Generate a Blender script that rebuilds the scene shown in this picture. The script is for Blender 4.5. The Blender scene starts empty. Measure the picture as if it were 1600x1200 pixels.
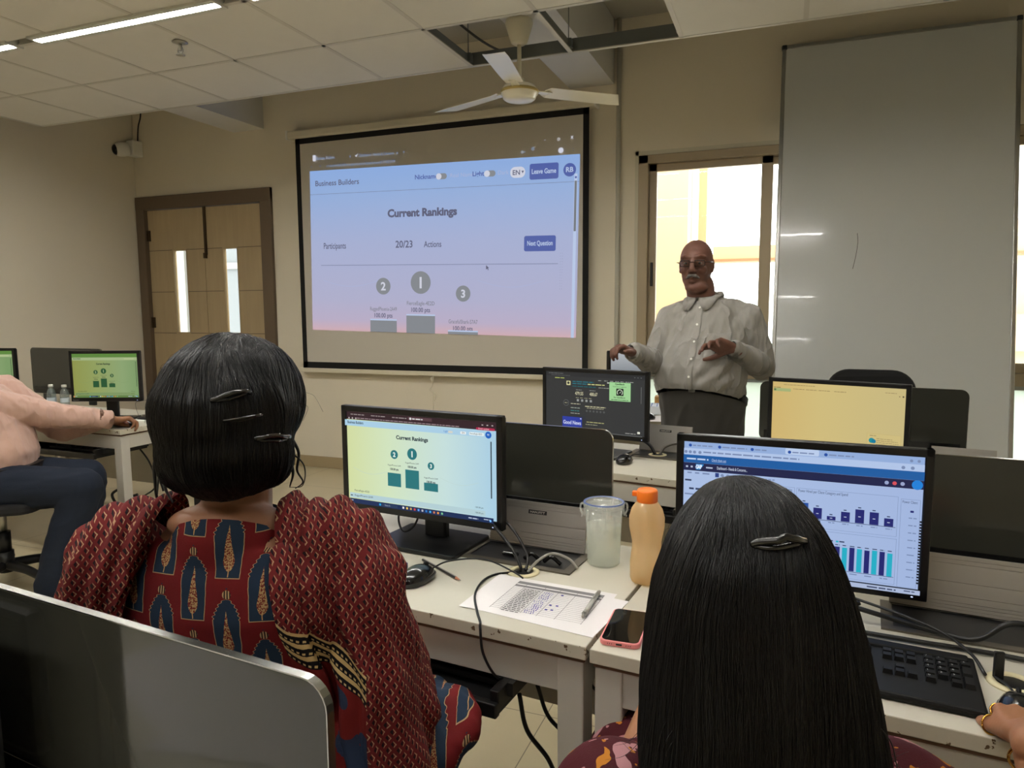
import bpy, bmesh, math, random
import numpy as np
from mathutils import Vector, Matrix, noise
from mathutils.bvhtree import BVHTree

SC = bpy.context.scene
COL = SC.collection
R = math.radians
rnd = random.Random(7)

# ------------------------------------------------------------------ materials
def lin(c):
    return tuple(((x / 255) / 12.92 if x <= 10 else (((x / 255) + .055) / 1.055) ** 2.4) for x in c)

def mat(name, rgb, rough=.6, metal=0., spec=.5, bump=0., bscale=60., var=0., trans=0., sheen=0., coat=0., ior=1.45, sss=0.):
    """plain procedural material; rgb in 0-255 display values"""
    m = bpy.data.materials.new(name); m.use_nodes = True
    t = m.node_tree; b = t.nodes['Principled BSDF']
    c = (*lin(rgb), 1)
    b.inputs['Base Color'].default_value = c
    b.inputs['Roughness'].default_value = rough
    b.inputs['Metallic'].default_value = metal
    b.inputs['Specular IOR Level'].default_value = spec
    b.inputs['Transmission Weight'].default_value = trans
    b.inputs['IOR'].default_value = ior
    b.inputs['Sheen Weight'].default_value = sheen
    b.inputs['Coat Weight'].default_value = coat
    if sss:
        b.inputs['Subsurface Weight'].default_value = sss
        b.inputs['Subsurface Radius'].default_value = (.012, .006, .004)
        b.inputs['Subsurface Scale'].default_value = .5
    if bump or var:
        tc = t.nodes.new('ShaderNodeTexCoord')
        nz = t.nodes.new('ShaderNodeTexNoise'); nz.inputs['Scale'].default_value = bscale; nz.inputs['Detail'].default_value = 4
        t.links.new(tc.outputs['Object'], nz.inputs['Vector'])
        if bump:
            bp = t.nodes.new('ShaderNodeBump'); bp.inputs['Strength'].default_value = bump; bp.inputs['Distance'].default_value = .004
            t.links.new(nz.outputs['Fac'], bp.inputs['Height']); t.links.new(bp.outputs['Normal'], b.inputs['Normal'])
        if var:
            n2 = t.nodes.new('ShaderNodeTexNoise'); n2.inputs['Scale'].default_value = bscale * .12; n2.inputs['Detail'].default_value = 5
            t.links.new(tc.outputs['Object'], n2.inputs['Vector'])
            mx = t.nodes.new('ShaderNodeMix'); mx.data_type = 'RGBA'
            mx.inputs['A'].default_value = c
            mx.inputs['B'].default_value = (*[x * (1 - var) for x in c[:3]], 1)
            t.links.new(n2.outputs['Fac'], mx.inputs['Factor']); t.links.new(mx.outputs['Result'], b.inputs['Base Color'])
    return m

def plastic(name, rgb, clear=.4, thin=.6, gloss=.06, tint=None):
    """thin translucent plastic: see-through + light passed on + a little gloss"""
    m = bpy.data.materials.new(name); m.use_nodes = True; t = m.node_tree; t.nodes.remove(t.nodes['Principled BSDF'])
    def sh(k, c, **i):
        n = t.nodes.new(k); n.inputs[0].default_value = (*c, 1)
        for q, v in i.items(): n.inputs[q].default_value = v
        return n
    def mx(f, a, b):
        n = t.nodes.new('ShaderNodeMixShader'); n.inputs[0].default_value = f
        t.links.new(a.outputs[0], n.inputs[1]); t.links.new(b.outputs[0], n.inputs[2]); return n
    c = lin(rgb)
    body = mx(thin, sh('ShaderNodeBsdfDiffuse', c), sh('ShaderNodeBsdfTranslucent', c))
    out = mx(gloss, mx(clear, body, sh('ShaderNodeBsdfTransparent', lin(tint or rgb))), sh('ShaderNodeBsdfGlossy', (1, 1, 1), Roughness=.15))
    t.links.new(out.outputs[0], t.nodes['Material Output'].inputs[0])
    return m

def emat(name, rgb, s=1., base=(8, 8, 8), rough=.35):
    m = bpy.data.materials.new(name); m.use_nodes = True
    b = m.node_tree.nodes['Principled BSDF']
    b.inputs['Base Color'].default_value = (*lin(base), 1); b.inputs['Roughness'].default_value = rough
    b.inputs['Emission Color'].default_value = (*lin(rgb), 1); b.inputs['Emission Strength'].default_value = s
    b.inputs['Specular IOR Level'].default_value = .25
    return m

class N:
    """tiny expression language over Math nodes"""
    def __init__(s, t, sock): s.t, s.s = t, sock
    def op(s, o, *a):
        n = s.t.nodes.new('ShaderNodeMath'); n.operation = o
        for i, x in enumerate((s,) + a):
            if isinstance(x, N): s.t.links.new(x.s, n.inputs[i])
            else: n.inputs[i].default_value = x
        return N(s.t, n.outputs[0])
    def __add__(s, o): return s.op('ADD', o)
    __radd__ = __add__
    def __sub__(s, o): return s.op('SUBTRACT', o)
    def __rsub__(s, o): return (s * -1) + o
    def __mul__(s, o): return s.op('MULTIPLY', o)
    __rmul__ = __mul__
    def __truediv__(s, o): return s.op('DIVIDE', o)
    def lt(s, o): return s.op('LESS_THAN', o)
    def gt(s, o): return s.op('GREATER_THAN', o)
    def floor(s): return s.op('FLOOR')
    def mod(s, o): return s.op('FLOORED_MODULO', o)
    def abs(s): return s.op('ABSOLUTE')
    def min(s, o): return s.op('MINIMUM', o)
    def max(s, o): return s.op('MAXIMUM', o)
    def sin(s): return s.op('SINE')
    def sqrt(s): return s.op('SQRT')
    def clamp(s): return s.max(0.).min(1.)

def nodes_of(m):
    t = m.node_tree
    return t, t.nodes['Principled BSDF']

def objco(t, rot=0.):
    tc = t.nodes.new('ShaderNodeTexCoord'); sp = t.nodes.new('ShaderNodeSeparateXYZ')
    t.links.new(tc.outputs['Object'], sp.inputs[0])
    return tc.outputs['Object'], N(t, sp.outputs[0]), N(t, sp.outputs[1]), N(t, sp.outputs[2])

def noise_n(t, vec, scale, detail=2., out='Fac'):
    n = t.nodes.new('ShaderNodeTexNoise'); n.inputs['Scale'].default_value = scale; n.inputs['Detail'].default_value = detail
    t.links.new(vec, n.inputs['Vector'])
    return N(t, n.outputs[out])

def mixc(t, fac, a, b):
    n = t.nodes.new('ShaderNodeMix'); n.data_type = 'RGBA'
    if isinstance(fac, N): t.links.new(fac.s, n.inputs['Factor'])
    else: n.inputs['Factor'].default_value = fac
    for k, x in (('A', a), ('B', b)):
        if isinstance(x, tuple): n.inputs[k].default_value = (*lin(x), 1)
        else: t.links.new(x, n.inputs[k])
    return n.outputs['Result']

# ------------------------------------------------------------------ mesh helpers
def NB(): return bmesh.new()

def _fin(bm, verts, M, mi, faces=None):
    if M is not None:
        for v in verts: v.co = M @ v.co
    if mi:
        for f in (faces or {f for v in verts for f in v.link_faces}): f.material_index = mi

def box(bm, lo, hi, bevel=0., M=None, mi=0, seg=2):
    t = bmesh.new()
    bmesh.ops.create_cube(t, size=1)
    lo, hi = Vector(lo), Vector(hi)
    for v in t.verts: v.co = Vector([lo[i] + (v.co[i] + .5) * (hi[i] - lo[i]) for i in range(3)])
    if bevel: bmesh.ops.bevel(t, geom=t.edges[:], offset=bevel, segments=seg, profile=.5, affect='EDGES')
    join(bm, t, M, mi)

def join(bm, t, M=None, mi=0):
    mp = {}
    for v in t.verts: mp[v] = bm.verts.new(M @ v.co if M is not None else v.co)
    for f in t.faces:
        try:
            g = bm.faces.new([mp[v] for v in f.verts]); g.material_index = mi or f.material_index; g.smooth = f.smooth
        except ValueError: pass
    t.free()

def frame_from(d):
    d = Vector(d).normalized()
    up = Vector((0, 0, 1)) if abs(d.z) < .95 else Vector((1, 0, 0))
    x = up.cross(d).normalized(); y = d.cross(x)
    return x, y, d

def cyl(bm, p0, p1, r0, r1=None, seg=20, mi=0, cap=True, smooth=True):
    r1 = r0 if r1 is None else r1
    p0, p1 = Vector(p0), Vector(p1); x, y, d = frame_from(p1 - p0)
    A = [bm.verts.new(p0 + r0 * (math.cos(a) * x + math.sin(a) * y)) for a in [2 * math.pi * i / seg for i in range(seg)]]
    Bv = [bm.verts.new(p1 + r1 * (math.cos(a) * x + math.sin(a) * y)) for a in [2 * math.pi * i / seg for i in range(seg)]]
    for i in range(seg):
        f = bm.faces.new((A[i], A[(i + 1) % seg], Bv[(i + 1) % seg], Bv[i])); f.smooth = smooth; f.material_index = mi
    if cap:
        f = bm.faces.new(A[::-1]); f.material_index = mi
        f = bm.faces.new(Bv); f.material_index = mi

def spline(pts, n=8):
    P = [Vector(p) for p in pts]
    if len(P) < 3: return P
    out = []
    for i in range(len(P) - 1):
        p0 = P[i - 1] if i else P[0] * 2 - P[1]
        p3 = P[i + 2] if i + 2 < len(P) else P[-1] * 2 - P[-2]
        p1, p2 = P[i], P[i + 1]
        for k in range(n):
            t = k / n
            out.append(.5 * ((2 * p1) + (p2 - p0) * t + (2 * p0 - 5 * p1 + 4 * p2 - p3) * t * t + (3 * p1 - p0 - 3 * p2 + p3) * t ** 3))
    out.append(P[-1])
    return out

def tube(bm, pts, r, seg=8, n=8, mi=0, ends=True, taper=None):
    P = spline(pts, n)
    prev = None; rings = []
    for i, p in enumerate(P):
        d = (P[min(i + 1, len(P) - 1)] - P[max(i - 1, 0)])
        if d.length < 1e-9: d = Vector((0, 0, 1))
        d.normalize()
        if prev is None: x, y, _ = frame_from(d)
        else:
            x = prev - d * prev.dot(d)
            x = x.normalized() if x.length > 1e-6 else frame_from(d)[0]
            y = d.cross(x)
        prev = x
        rr = r if taper is None else r * (1 + (taper - 1) * i / (len(P) - 1))
        rings.append([bm.verts.new(p + rr * (math.cos(2 * math.pi * k / seg) * x + math.sin(2 * math.pi * k / seg) * y)) for k in range(seg)])
    for A, Bv in zip(rings, rings[1:]):
        for k in range(seg):
            f = bm.faces.new((A[k], A[(k + 1) % seg], Bv[(k + 1) % seg], Bv[k])); f.smooth = True; f.material_index = mi
    if ends:
        for q in (rings[0][::-1], rings[-1]):
            f = bm.faces.new(q); f.material_index = mi

def lathe(bm, prof, seg=32, M=None, mi=0, smooth=True):
    rings = []; vs = []
    for r, z in prof:
        if r < 1e-6: ring = [bm.verts.new((0, 0, z))]
        else: ring = [bm.verts.new((r * math.cos(2 * math.pi * k / seg), r * math.sin(2 * math.pi * k / seg), z)) for k in range(seg)]
        rings.append(ring); vs += ring
    for A, Bv in zip(rings, rings[1:]):
        for k in range(seg):
            a = [A[k % len(A)], A[(k + 1) % len(A)], Bv[(k + 1) % len(Bv)], Bv[k % len(Bv)]]
            u = []
            for v in a:
                if v not in u: u.append(v)
            if len(u) > 2:
                try:
                    f = bm.faces.new(u); f.smooth = smooth; f.material_index = mi
                except ValueError: pass
    if M is not None:
        for v in vs: v.co = M @ v.co

def ellipsoid(bm, c, r, M=None, mi=0, u=20, v=12):
    t = bmesh.new(); bmesh.ops.create_uvsphere(t, u_segments=u, v_segments=v, radius=1)
    for q in t.verts: q.co = Vector((q.co.x * r[0], q.co.y * r[1], q.co.z * r[2]))
    for f in t.faces: f.smooth = True
    T = Matrix.Translation(c)
    join(bm, t, T @ M if M is not None else T, mi)

def rrect(w, h, r, n=6, corners=(1, 1, 1, 1)):
    """rounded rectangle outline centred on 0, order BL BR TR TL"""
    pts = []
    for (sx, sy, a0), on in zip(((-1, -1, 180), (1, -1, 270), (1, 1, 0), (-1, 1, 90)), corners):
        rr = r if on else 1e-4
        cx, cy = sx * (w / 2 - rr), sy * (h / 2 - rr)
        for k in range(n + 1):
            a = R(a0 + 90 * k / n); pts.append((cx + rr * math.cos(a), cy + rr * math.sin(a)))
    return pts

def prism(bm, poly, y0, y1, M=None, mi=0, bevel=0., plane='xz'):
    """extrude a 2-D outline between two depths"""
    t = bmesh.new()
    P = (lambda a, b, y: (a, y, b)) if plane == 'xz' else (lambda a, b, y: (a, b, y))
    A = [t.verts.new(P(a, b, y0)) for a, b in poly]; Bv = [t.verts.new(P(a, b, y1)) for a, b in poly]
    n = len(poly)
    t.faces.new(A); t.faces.new(Bv[::-1])
    for i in range(n): t.faces.new((A[i], Bv[i], Bv[(i + 1) % n], A[(i + 1) % n]))
    bmesh.ops.recalc_face_normals(t, faces=t.faces[:])
    if bevel:
        e = [e for e in t.edges if all(len(f.verts) > 4 for f in e.link_faces) or any(len(f.verts) > 4 for f in e.link_faces)]
        bmesh.ops.bevel(t, geom=e, offset=bevel, segments=2, profile=.5, affect='EDGES')
    join(bm, t, M, mi)

_txt = {}
def text_mesh(s, offset=0.):
    k = (s, offset)
    if k not in _txt:
        cu = bpy.data.curves.new('lettering', 'FONT'); cu.body = s; cu.size = 1; cu.offset = offset; cu.resolution_u = 3
        o = bpy.data.objects.new('lettering', cu); COL.objects.link(o)
        dg = bpy.context.evaluated_depsgraph_get(); dg.update()
        me = bpy.data.meshes.new_from_object(o.evaluated_get(dg))
        vs = [tuple(v.co) for v in me.vertices]; fs = [tuple(p.vertices) for p in me.polygons]
        bpy.data.objects.remove(o); bpy.data.curves.remove(cu); bpy.data.meshes.remove(me)
        _txt[k] = (vs, fs)
    return _txt[k]

def add_text(bm, s, x, z, size, y=0., mi=0, align='l', width=None, bold=0., M=None):
    """lettering facing -y; baseline at z"""
    vs, fs = text_mesh(s, bold)
    if not vs: return
    x0, x1 = min(v[0] for v in vs), max(v[0] for v in vs)
    sx = size if width is None else width / (x1 - x0)
    off = {'l': -x0 * sx, 'c': -(x0 + x1) / 2 * sx, 'r': -x1 * sx}[align]
    V = []
    for v in vs:
        p = Vector((x + off + v[0] * sx, y, z + v[1] * size))
        V.append(bm.verts.new(M @ p if M is not None else p))
    for f in fs:
        try:
            g = bm.faces.new([V[i] for i in f]); g.material_index = mi
        except ValueError: pass

class Pic:
    """a flat printed or lit picture: layered shapes in the xz plane, facing -y; origin bottom left"""
    def __init__(s): s.bm = NB(); s.mats = []; s.y = 0.; s.step = .00015
    def mi(s, m):
        if m not in s.mats: s.mats.append(m)
        return s.mats.index(m)
    def up(s): s.y -= s.step
    def poly(s, pts, m):
        s.up()
        f = s.bm.faces.new([s.bm.verts.new((a, s.y, b)) for a, b in pts]); f.material_index = s.mi(m)
        f.normal_update()
        if f.normal.y > 0: f.normal_flip()
    def rect(s, x0, z0, x1, z1, m): s.poly([(x0, z0), (x1, z0), (x1, z1), (x0, z1)], m)
    def rr(s, x0, z0, x1, z1, r, m):
        s.poly([((x0 + x1) / 2 + a, (z0 + z1) / 2 + b) for a, b in rrect(x1 - x0, z1 - z0, r)], m)
    def disc(s, x, z, r, m, n=28): s.poly([(x + r * math.cos(2 * math.pi * k / n), z + r * math.sin(2 * math.pi * k / n)) for k in range(n)], m)
    def text(s, t, x, z, size, m, align='l', width=None, bold=0.):
        s.up(); add_text(s.bm, t, x, z, size, s.y, s.mi(m), align, width, bold)
    def build(s, name, parent, loc=(0, 0, 0), rot=(0, 0, 0)):
        return obj(name, s.bm, s.mats, parent, loc, rot)

def obj(name, bm, mats, parent=None, loc=(0, 0, 0), rot=(0, 0, 0), smooth=None):
    me = bpy.data.meshes.new(name)
    if smooth is not None:
        for f in bm.faces: f.smooth = smooth
    bm.to_mesh(me); bm.free()
    for m in (mats if isinstance(mats, (list, tuple)) else [mats]): me.materials.append(m)
    o = bpy.data.objects.new(name, me); COL.objects.link(o)
    o.location = loc; o.rotation_euler = rot
    if parent: o.parent = parent
    return o

def tag(o, label, cat, group=None, kind=None):
    o['label'] = label; o['category'] = cat
    if group: o['group'] = group
    if kind: o['kind'] = kind
    return o

def thing(name, label, cat, loc=(0, 0, 0), rz=0., group=None):
    o = bpy.data.objects.new(name, None); COL.objects.link(o); o.empty_display_size = .1
    o.location = loc; o.rotation_euler = (0, 0, rz)
    return tag(o, label, cat, group)

def struct(name, bm, m, parent=None, **k):
    o = obj(name, bm, m, parent, **k)
    if not parent: o['kind'] = 'structure'
    return o

def dup(root, loc, rz, label, group=None):
    r = root.copy(); COL.objects.link(r); r.location = loc; r.rotation_euler = (0, 0, rz); r['label'] = label
    if group: r['group'] = group
    for ch in list(root.children):
        c = ch.copy(); COL.objects.link(c); c.parent = r
        for g in ch.children:
            d = g.copy(); COL.objects.link(d); d.parent = c
    return r
# ------------------------------------------------------------------ camera
cam = bpy.data.objects.new('camera', bpy.data.cameras.new('camera')); COL.objects.link(cam)
SC.camera = cam
cam.data.sensor_width = 36; cam.data.lens = 36 * 1111 / 1600; cam.data.clip_start = .05
ex = Vector((.9334, .3591, -.0057)); up = Vector((-.0327, .1009, .9944)); fw = Vector((-.3576, .9278, -.1070))
cam.matrix_world = Matrix(((ex.x, up.x, -fw.x, 0), (ex.y, up.y, -fw.y, 0), (ex.z, up.z, -fw.z, 1.40), (0, 0, 0, 1)))

SC.view_settings.view_transform = 'Standard'; SC.view_settings.look = 'None'
SC.view_settings.exposure = 0; SC.view_settings.gamma = 1; SC.view_settings.use_curve_mapping = False

# ------------------------------------------------------------------ room
XL, XR, YF, YB, ZS = -5.83, 2.6, 5.19, -2.6, 3.42      # walls and slab
ZC, YE = 2.80, 3.95                                     # false ceiling, its front edge
wall_m = mat('cream_wall_paint', (226, 217, 197), .85, spec=.25, bump=.08, bscale=25, var=.05)
slab_m = mat('bare_plaster', (176, 172, 160), .9, var=.15, bscale=30)
beam_m = mat('beam_paint', (205, 203, 198), .85, var=.06)

def floor_mat():
    m = mat('cream_floor_tile', (196, 184, 152), .28, spec=.4); t, b = nodes_of(m)
    co, x, y, z = objco(t)
    n = noise_n(t, co, 2.5, 5)
    gx = ((x + .13).mod(.6) - .3).abs().gt(.2982); gy = ((y + .2).mod(.6) - .3).abs().gt(.2982)
    c = mixc(t, n, (206, 193, 160), (182, 170, 140))
    c = mixc(t, gx.max(gy), c, (130, 122, 104))
    t.links.new(c, b.inputs['Base Color'])
    return m

bm = NB(); box(bm, (XL - .2, YB - .2, -.1), (XR + .2, YF + 4, 0)); struct('floor', bm, floor_mat())
# front wall with openings: door, window 1, window 2
W1 = (-1.0, .22, .95, 2.45); W2 = (1.1, 2.3, .95, 2.45); DR = (-5.79, -4.27, 0, 2.43)
def wall_with_holes(bm, x0, x1, z0, z1, y0, y1, holes):
    xs = sorted({x0, x1, *[h[0] for h in holes], *[h[1] for h in holes]})
    for a, b in zip(xs, xs[1:]):
        hs = [h for h in holes if h[0] <= a + 1e-6 and h[1] >= b - 1e-6]
        z = z0
        for h in sorted(hs, key=lambda h: h[2]):
            if h[2] > z + 1e-6: box(bm, (a, y0, z), (b, y1, h[2]))
            z = h[3]
        if z < z1: box(bm, (a, y0, z), (b, y1, z1))
LOW1 = (-1.0, .22, .12, .95)
bm = NB(); wall_with_holes(bm, XL - .2, XR + .2, 0, ZS, YF, YF + .2, [(W1[0], W1[1], .12, W1[3]), (W2[0], W2[1], .12, W2[3]), DR])
bmesh.ops.remove_doubles(bm, verts=bm.verts[:], dist=1e-5)
struct('wall_front', bm, wall_m)
bm = NB(); box(bm, (XL - .2, YB - .2, 0), (XL, YF, ZS)); struct('wall_left', bm, wall_m)
bm = NB(); box(bm, (XR, YB - .2, 0), (XR + .2, YF, ZS)); struct('wall_right', bm, wall_m)
bm = NB(); box(bm, (XL, YB - .2, 0), (XR, YB, ZS)); struct('wall_back', bm, wall_m)
bm = NB(); box(bm, (XL - .2, YB - .2, ZS), (XR + .2, YF + .2, ZS + .15)); o = struct('ceiling', bm, slab_m)
# beams under the slab
bm = NB(); box(bm, (-1.53, YB, 2.985), (-1.205, YF, ZS)); struct('trim_1', bm, beam_m)
bm = NB(); box(bm, (-4.63, YB, 2.96), (-4.30, YF, ZS)); struct('trim_2', bm, beam_m)
# false ceiling: gypsum tiles (0.6 m) in a grid, two tiles missing around the fan
tile_m = mat('white_ceiling_tile', (212, 209, 201), .9, spec=.15, bump=.05, bscale=90, var=.04)
grid_m = mat('shade_toned_ceiling_grid', (192, 188, 178), .55)  # grid colour darkened to carry the shadow lines between tiles
galv_m = mat('galvanised_hanger', (120, 124, 122), .45, metal=.6)
X0 = -1.16            # one grid line
LT = []               # light slots, in tile cells
xs = [X0 + .6 * k for k in range(-7, 7)]
xa, xb = xs[0], XR
bm = NB(); gb = NB()
ys = [YE - .6 * k for k in range(0, 11)]
LIGHT_ROWS = {2: YE - 1.2, 5: YE - 3.0, 8: YE - 4.8}
for j in range(10):
    for i in range(len(xs)):
        a = xs[i]; b = min(a + .6, XR)
        if j == 0 and i in (6, 7): continue
        y1 = ys[j] - (.06 if j in LIGHT_ROWS else 0.)      # tiles behind a light slot are trimmed
        box(bm, (a + .004, ys[j + 1] + .004, ZC), (b - .004, y1 - .004, ZC + .015))
struct('ceiling', bm, tile_m)
for x in xs: box(gb, (x - .012, YB, ZC - .002), (x + .012, YE, ZC + .004)); box(gb, (x - .002, YB, ZC), (x + .002, YE, ZC + .035))
for j, y in enumerate(ys):
    box(gb, (xa, y - .012, ZC - .002), (XR, y + .012, ZC + .004)); box(gb, (xa, y - .002, ZC), (XR, y + .002, ZC + .035))
box(gb, (xa - .006, YB, ZC - .004), (xa, YE, ZC + .05))
struct('trim_3', gb, grid_m)
gb = NB()
box(gb, (xa, YE - .003, ZC + .004), (XR, YE + .001, ZC + .075))
for x in (X0, X0 - .6, X0 + .6): box(gb, (x - .004, YE - .66, ZC + .004), (x + .004, YE, ZC + .05))
box(gb, (X0 - .6, YE - .606, ZC + .004), (X0 + .6, YE - .6, ZC + .06))
for x, y in ((X0 - .6, YE - .05), (X0, YE - .05), (X0 + .6, YE - .05), (X0 - .6, YE - .58)):
    box(gb, (x - .02, y - .02, ZC + .01), (x + .02, y + .02, ZC + .055)); cyl(gb, (x, y, ZC + .05), (x, y, ZS), .003, seg=6)
struct('trim_4', gb, galv_m)
# baseboards
base_m = mat('beige_stone_skirting', (170, 152, 118), .5, var=.12, bscale=20)
bm = NB(); box(bm, (-4.18, YF - .012, 0), (-1.05, YF, .10), .003); box(bm, (-.95, YF - .012, 0), (XR, YF, .10), .003); struct('baseboard_front', bm, base_m)
bm = NB(); box(bm, (XL, YB, 0), (XL + .012, YF - .1, .10), .003); struct('baseboard_left', bm, base_m)
# conduit down the wall beside the window and a slim trunking
bm = NB(); cyl(bm, (-1.165, YF - .02, 0.1), (-1.165, YF - .02, ZS), .016, seg=14); struct('trim_5', bm, mat('painted_pipe', (190, 186, 172), .6))

# ------------------------------------------------------------------ door
wood_m = mat('pale_oak_veneer', (196, 168, 124), .5); t, b = nodes_of(wood_m)
co, x, y, z = objco(t)
mp = t.nodes.new('ShaderNodeMapping'); mp.inputs['Scale'].default_value = (14, 14, 1.2); t.links.new(co, mp.inputs['Vector'])
nz = noise_n(t, mp.outputs[0], 2.2, 6); n2 = noise_n(t, co, 2., 2)
t.links.new(mixc(t, (nz * .6 + n2 * .4), (186, 166, 130), (160, 140, 108)), b.inputs['Base Color'])
dframe_m = mat('brown_door_frame', (104, 88, 70), .5, var=.1, bscale=40)
kick_m = mat('brown_kick_plate', (140, 114, 84), .45, var=.05)
steel_m = mat('brushed_steel', (170, 168, 160), .35, metal=.9)
dark_metal_m = mat('dark_bronze_metal', (70, 55, 38), .4, metal=.6)
glass_m = bpy.data.materials.new('clear_glass'); glass_m.use_nodes = True
t = glass_m.node_tree; t.nodes.remove(t.nodes['Principled BSDF'])
tr = t.nodes.new('ShaderNodeBsdfTransparent'); tr.inputs[0].default_value = (.93, .95, .94, 1)
gl = t.nodes.new('ShaderNodeBsdfGlossy'); gl.inputs['Roughness'].default_value = .02
fr = t.nodes.new('ShaderNodeFresnel'); fr.inputs[0].default_value = 1.3
mx = t.nodes.new('ShaderNodeMixShader')
t.links.new(fr.outputs[0], mx.inputs[0]); t.links.new(tr.outputs[0], mx.inputs[1]); t.links.new(gl.outputs[0], mx.inputs[2])
t.links.new(mx.outputs[0], t.nodes['Material Output'].inputs[0])

door = thing('door_1', 'double oak veneer door with brown frame and two slim glass panes', 'door', (DR[0], YF, 0)); door['kind'] = 'structure'
DW = DR[1] - DR[0]
bm = NB(); box(bm, (-.03, -.03, 0), (.07, .12, 2.46), .004); box(bm, (DW - .09, -.03, 0), (DW + .03, .12, 2.46), .004); box(bm, (-.03, -.032, 2.34), (DW + .03, .12, 2.46), .004)
obj('door_frame', bm, dframe_m, door)
lw = (DW - .16) / 2
for s in range(2):
    x0 = .07 + s * lw + .003; x1 = x0 + lw - .006
    px0 = (.36, .958)[s]; px1 = px0 + .175; z0, z1 = 1.18, 1.96
    bm = NB(); wall_with_holes(bm, x0, x1, .01, 2.335, .012, .05, [(px0, px1, z0, z1)])
    leaf = obj('door_leaf', bm, wood_m, door)
    g = NB()
    for zz in (1.18, 1.57, 1.96): box(g, (x0, .0105, zz - .003), (px0 if zz < 1.9 and zz > 1.2 else px0, .0125, zz + .003)); box(g, (px1, .0105, zz - .003), (x1, .0125, zz + .003))
    obj('groove', g, dframe_m, leaf)
    k = NB(); box(k, (x0, .008, .01), (x1, .012, .72)); obj('kick_plate', k, kick_m, leaf)
    g = NB(); box(g, (px0, .028, z0), (px1, .034, z1)); obj('glass_pane', g, glass_m, leaf)
    g = NB()
    for a, b_ in (((px0, .008, z0), (px0 + .008, .05, z1)), ((px1 - .008, .008, z0), (px1, .05, z1)), ((px0, .008, z0), (px1, .05, z0 + .008)), ((px0, .008, z1 - .008), (px1, .05, z1))): box(g, a, b_)
    obj('pane_bead', g, wood_m, leaf)
bm = NB(); xm = .07 + lw
box(bm, (xm + .012, -.006, 1.90), (xm + .036, .012, 2.34), .002); box(bm, (xm + .010, -.022, 1.87), (xm + .038, .006, 1.92), .004); obj('tower_bolt', bm, dark_metal_m, door)
for z in (.55, 1.28, 1.98, 2.1):
    if z == 1.98: continue
    bm = NB(); cyl(bm, (.075, -.004, z - .05), (.075, -.004, z + .05), .008, seg=10); box(bm, (.05, 0, z - .05), (.1, .012, z + .05)); obj('hinge', bm, dark_metal_m, door)
# corridor beyond the door: bright, with a window band
corr = NB(); box(corr, (DR[0] - 3.0, YF + 2.2, 0), (DR[1] + 1.5, YF + 2.3, 3.0)); struct('wall_corridor', corr, mat('corridor_wall', (112, 118, 122), .8))
bm = NB(); box(bm, (DR[0] - 2.6, YF + 2.17, 1.92), (DR[1] + 1.2, YF + 2.2, 2.0)); box(bm, (-7.62, YF + 2.1, 0), (-7.42, YF + 2.17, 3)); struct('trim_6', bm, mat('grey_rail', (140, 140, 136), .5))

# ------------------------------------------------------------------ windows
alu_m = mat('tan_anodised_aluminium', (166, 150, 124), .45, metal=.15)
frost_m = bpy.data.materials.new('frosted_panel'); frost_m.use_nodes = True
t = frost_m.node_tree; t.nodes.remove(t.nodes['Principled BSDF'])
tl = t.nodes.new('ShaderNodeBsdfTranslucent'); tl.inputs[0].default_value = (.72, .82, .80, 1)
df = t.nodes.new('ShaderNodeBsdfDiffuse'); df.inputs[0].default_value = (.75, .8, .78, 1)
mx = t.nodes.new('ShaderNodeMixShader'); mx.inputs[0].default_value = .35
t.links.new(tl.outputs[0], mx.inputs[1]); t.links.new(df.outputs[0], mx.inputs[2]); t.links.new(mx.outputs[0], t.nodes['Material Output'].inputs[0])

def window(n, W, label, handle):
    x0, x1, z0, z1 = W
    w = thing('window_%d' % n, label, 'window', (x0, YF, 0)); w['kind'] = 'structure'
    L = x1 - x0
    bm = NB()
    for a, b_ in (((-.02, -.015, .12), (.05, .12, z1 + .02)), ((L - .05, -.015, .12), (L + .02, .12, z1 + .02)), ((-.02, -.015, z1 - .04), (L + .02, .12, z1 + .02)), ((-.02, -.02, z0 - .05), (L + .02, .12, z0 + .03)), ((-.02, -.015, .12), (L + .02, .12, .17))): box(bm, a, b_, .004)
    obj('frame', bm, alu_m, w)
    for k, (a, b_, yy) in enumerate(((.05, L * .725, .03), (L * .672, L - .05, .075))):
        s = NB()
        for p, q in (((a, yy, z0 + .03), (a + .055, yy + .035, z1 - .04)), ((b_ - .075, yy, z0 + .03), (b_, yy + .035, z1 - .04)), ((a, yy, z0 + .03), (b_, yy + .035, z0 + .09)), ((a, yy, z1 - .09), (b_, yy + .035, z1 - .04))): box(s, p, q, .003)
        so = obj('sash', s, alu_m, w)
        g = NB(); box(g, (a + .05, yy + .014, z0 + .085), (b_ - .07, yy + .019, z1 - .085)); obj('glass_pane', g, glass_m, so)
        if k == 0 and handle:
            h = NB(); box(h, (a + .018, yy - .015, 1.55), (a + .036, yy, 1.72), .004); obj('latch', h, mat('black_latch', (30, 28, 26), .4), so)
    g = NB(); box(g, (.04, .03, .16), (L - .04, .04, z0 - .04)); obj('lower_panel', g, frost_m, w)
    rm = mat('grey_rail_paint', (150, 152, 148), .4)
    g = NB(); box(g, (.03, .0, z0 - .075), (L - .03, .06, z0 - .05)); obj('sill_rail', g, rm, w)
    return w
window(1, W1, 'tan aluminium sliding window behind the man in the grey shirt', True)
window(2, W2, 'tan aluminium window at the far right beyond the whiteboard', False)
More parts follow.
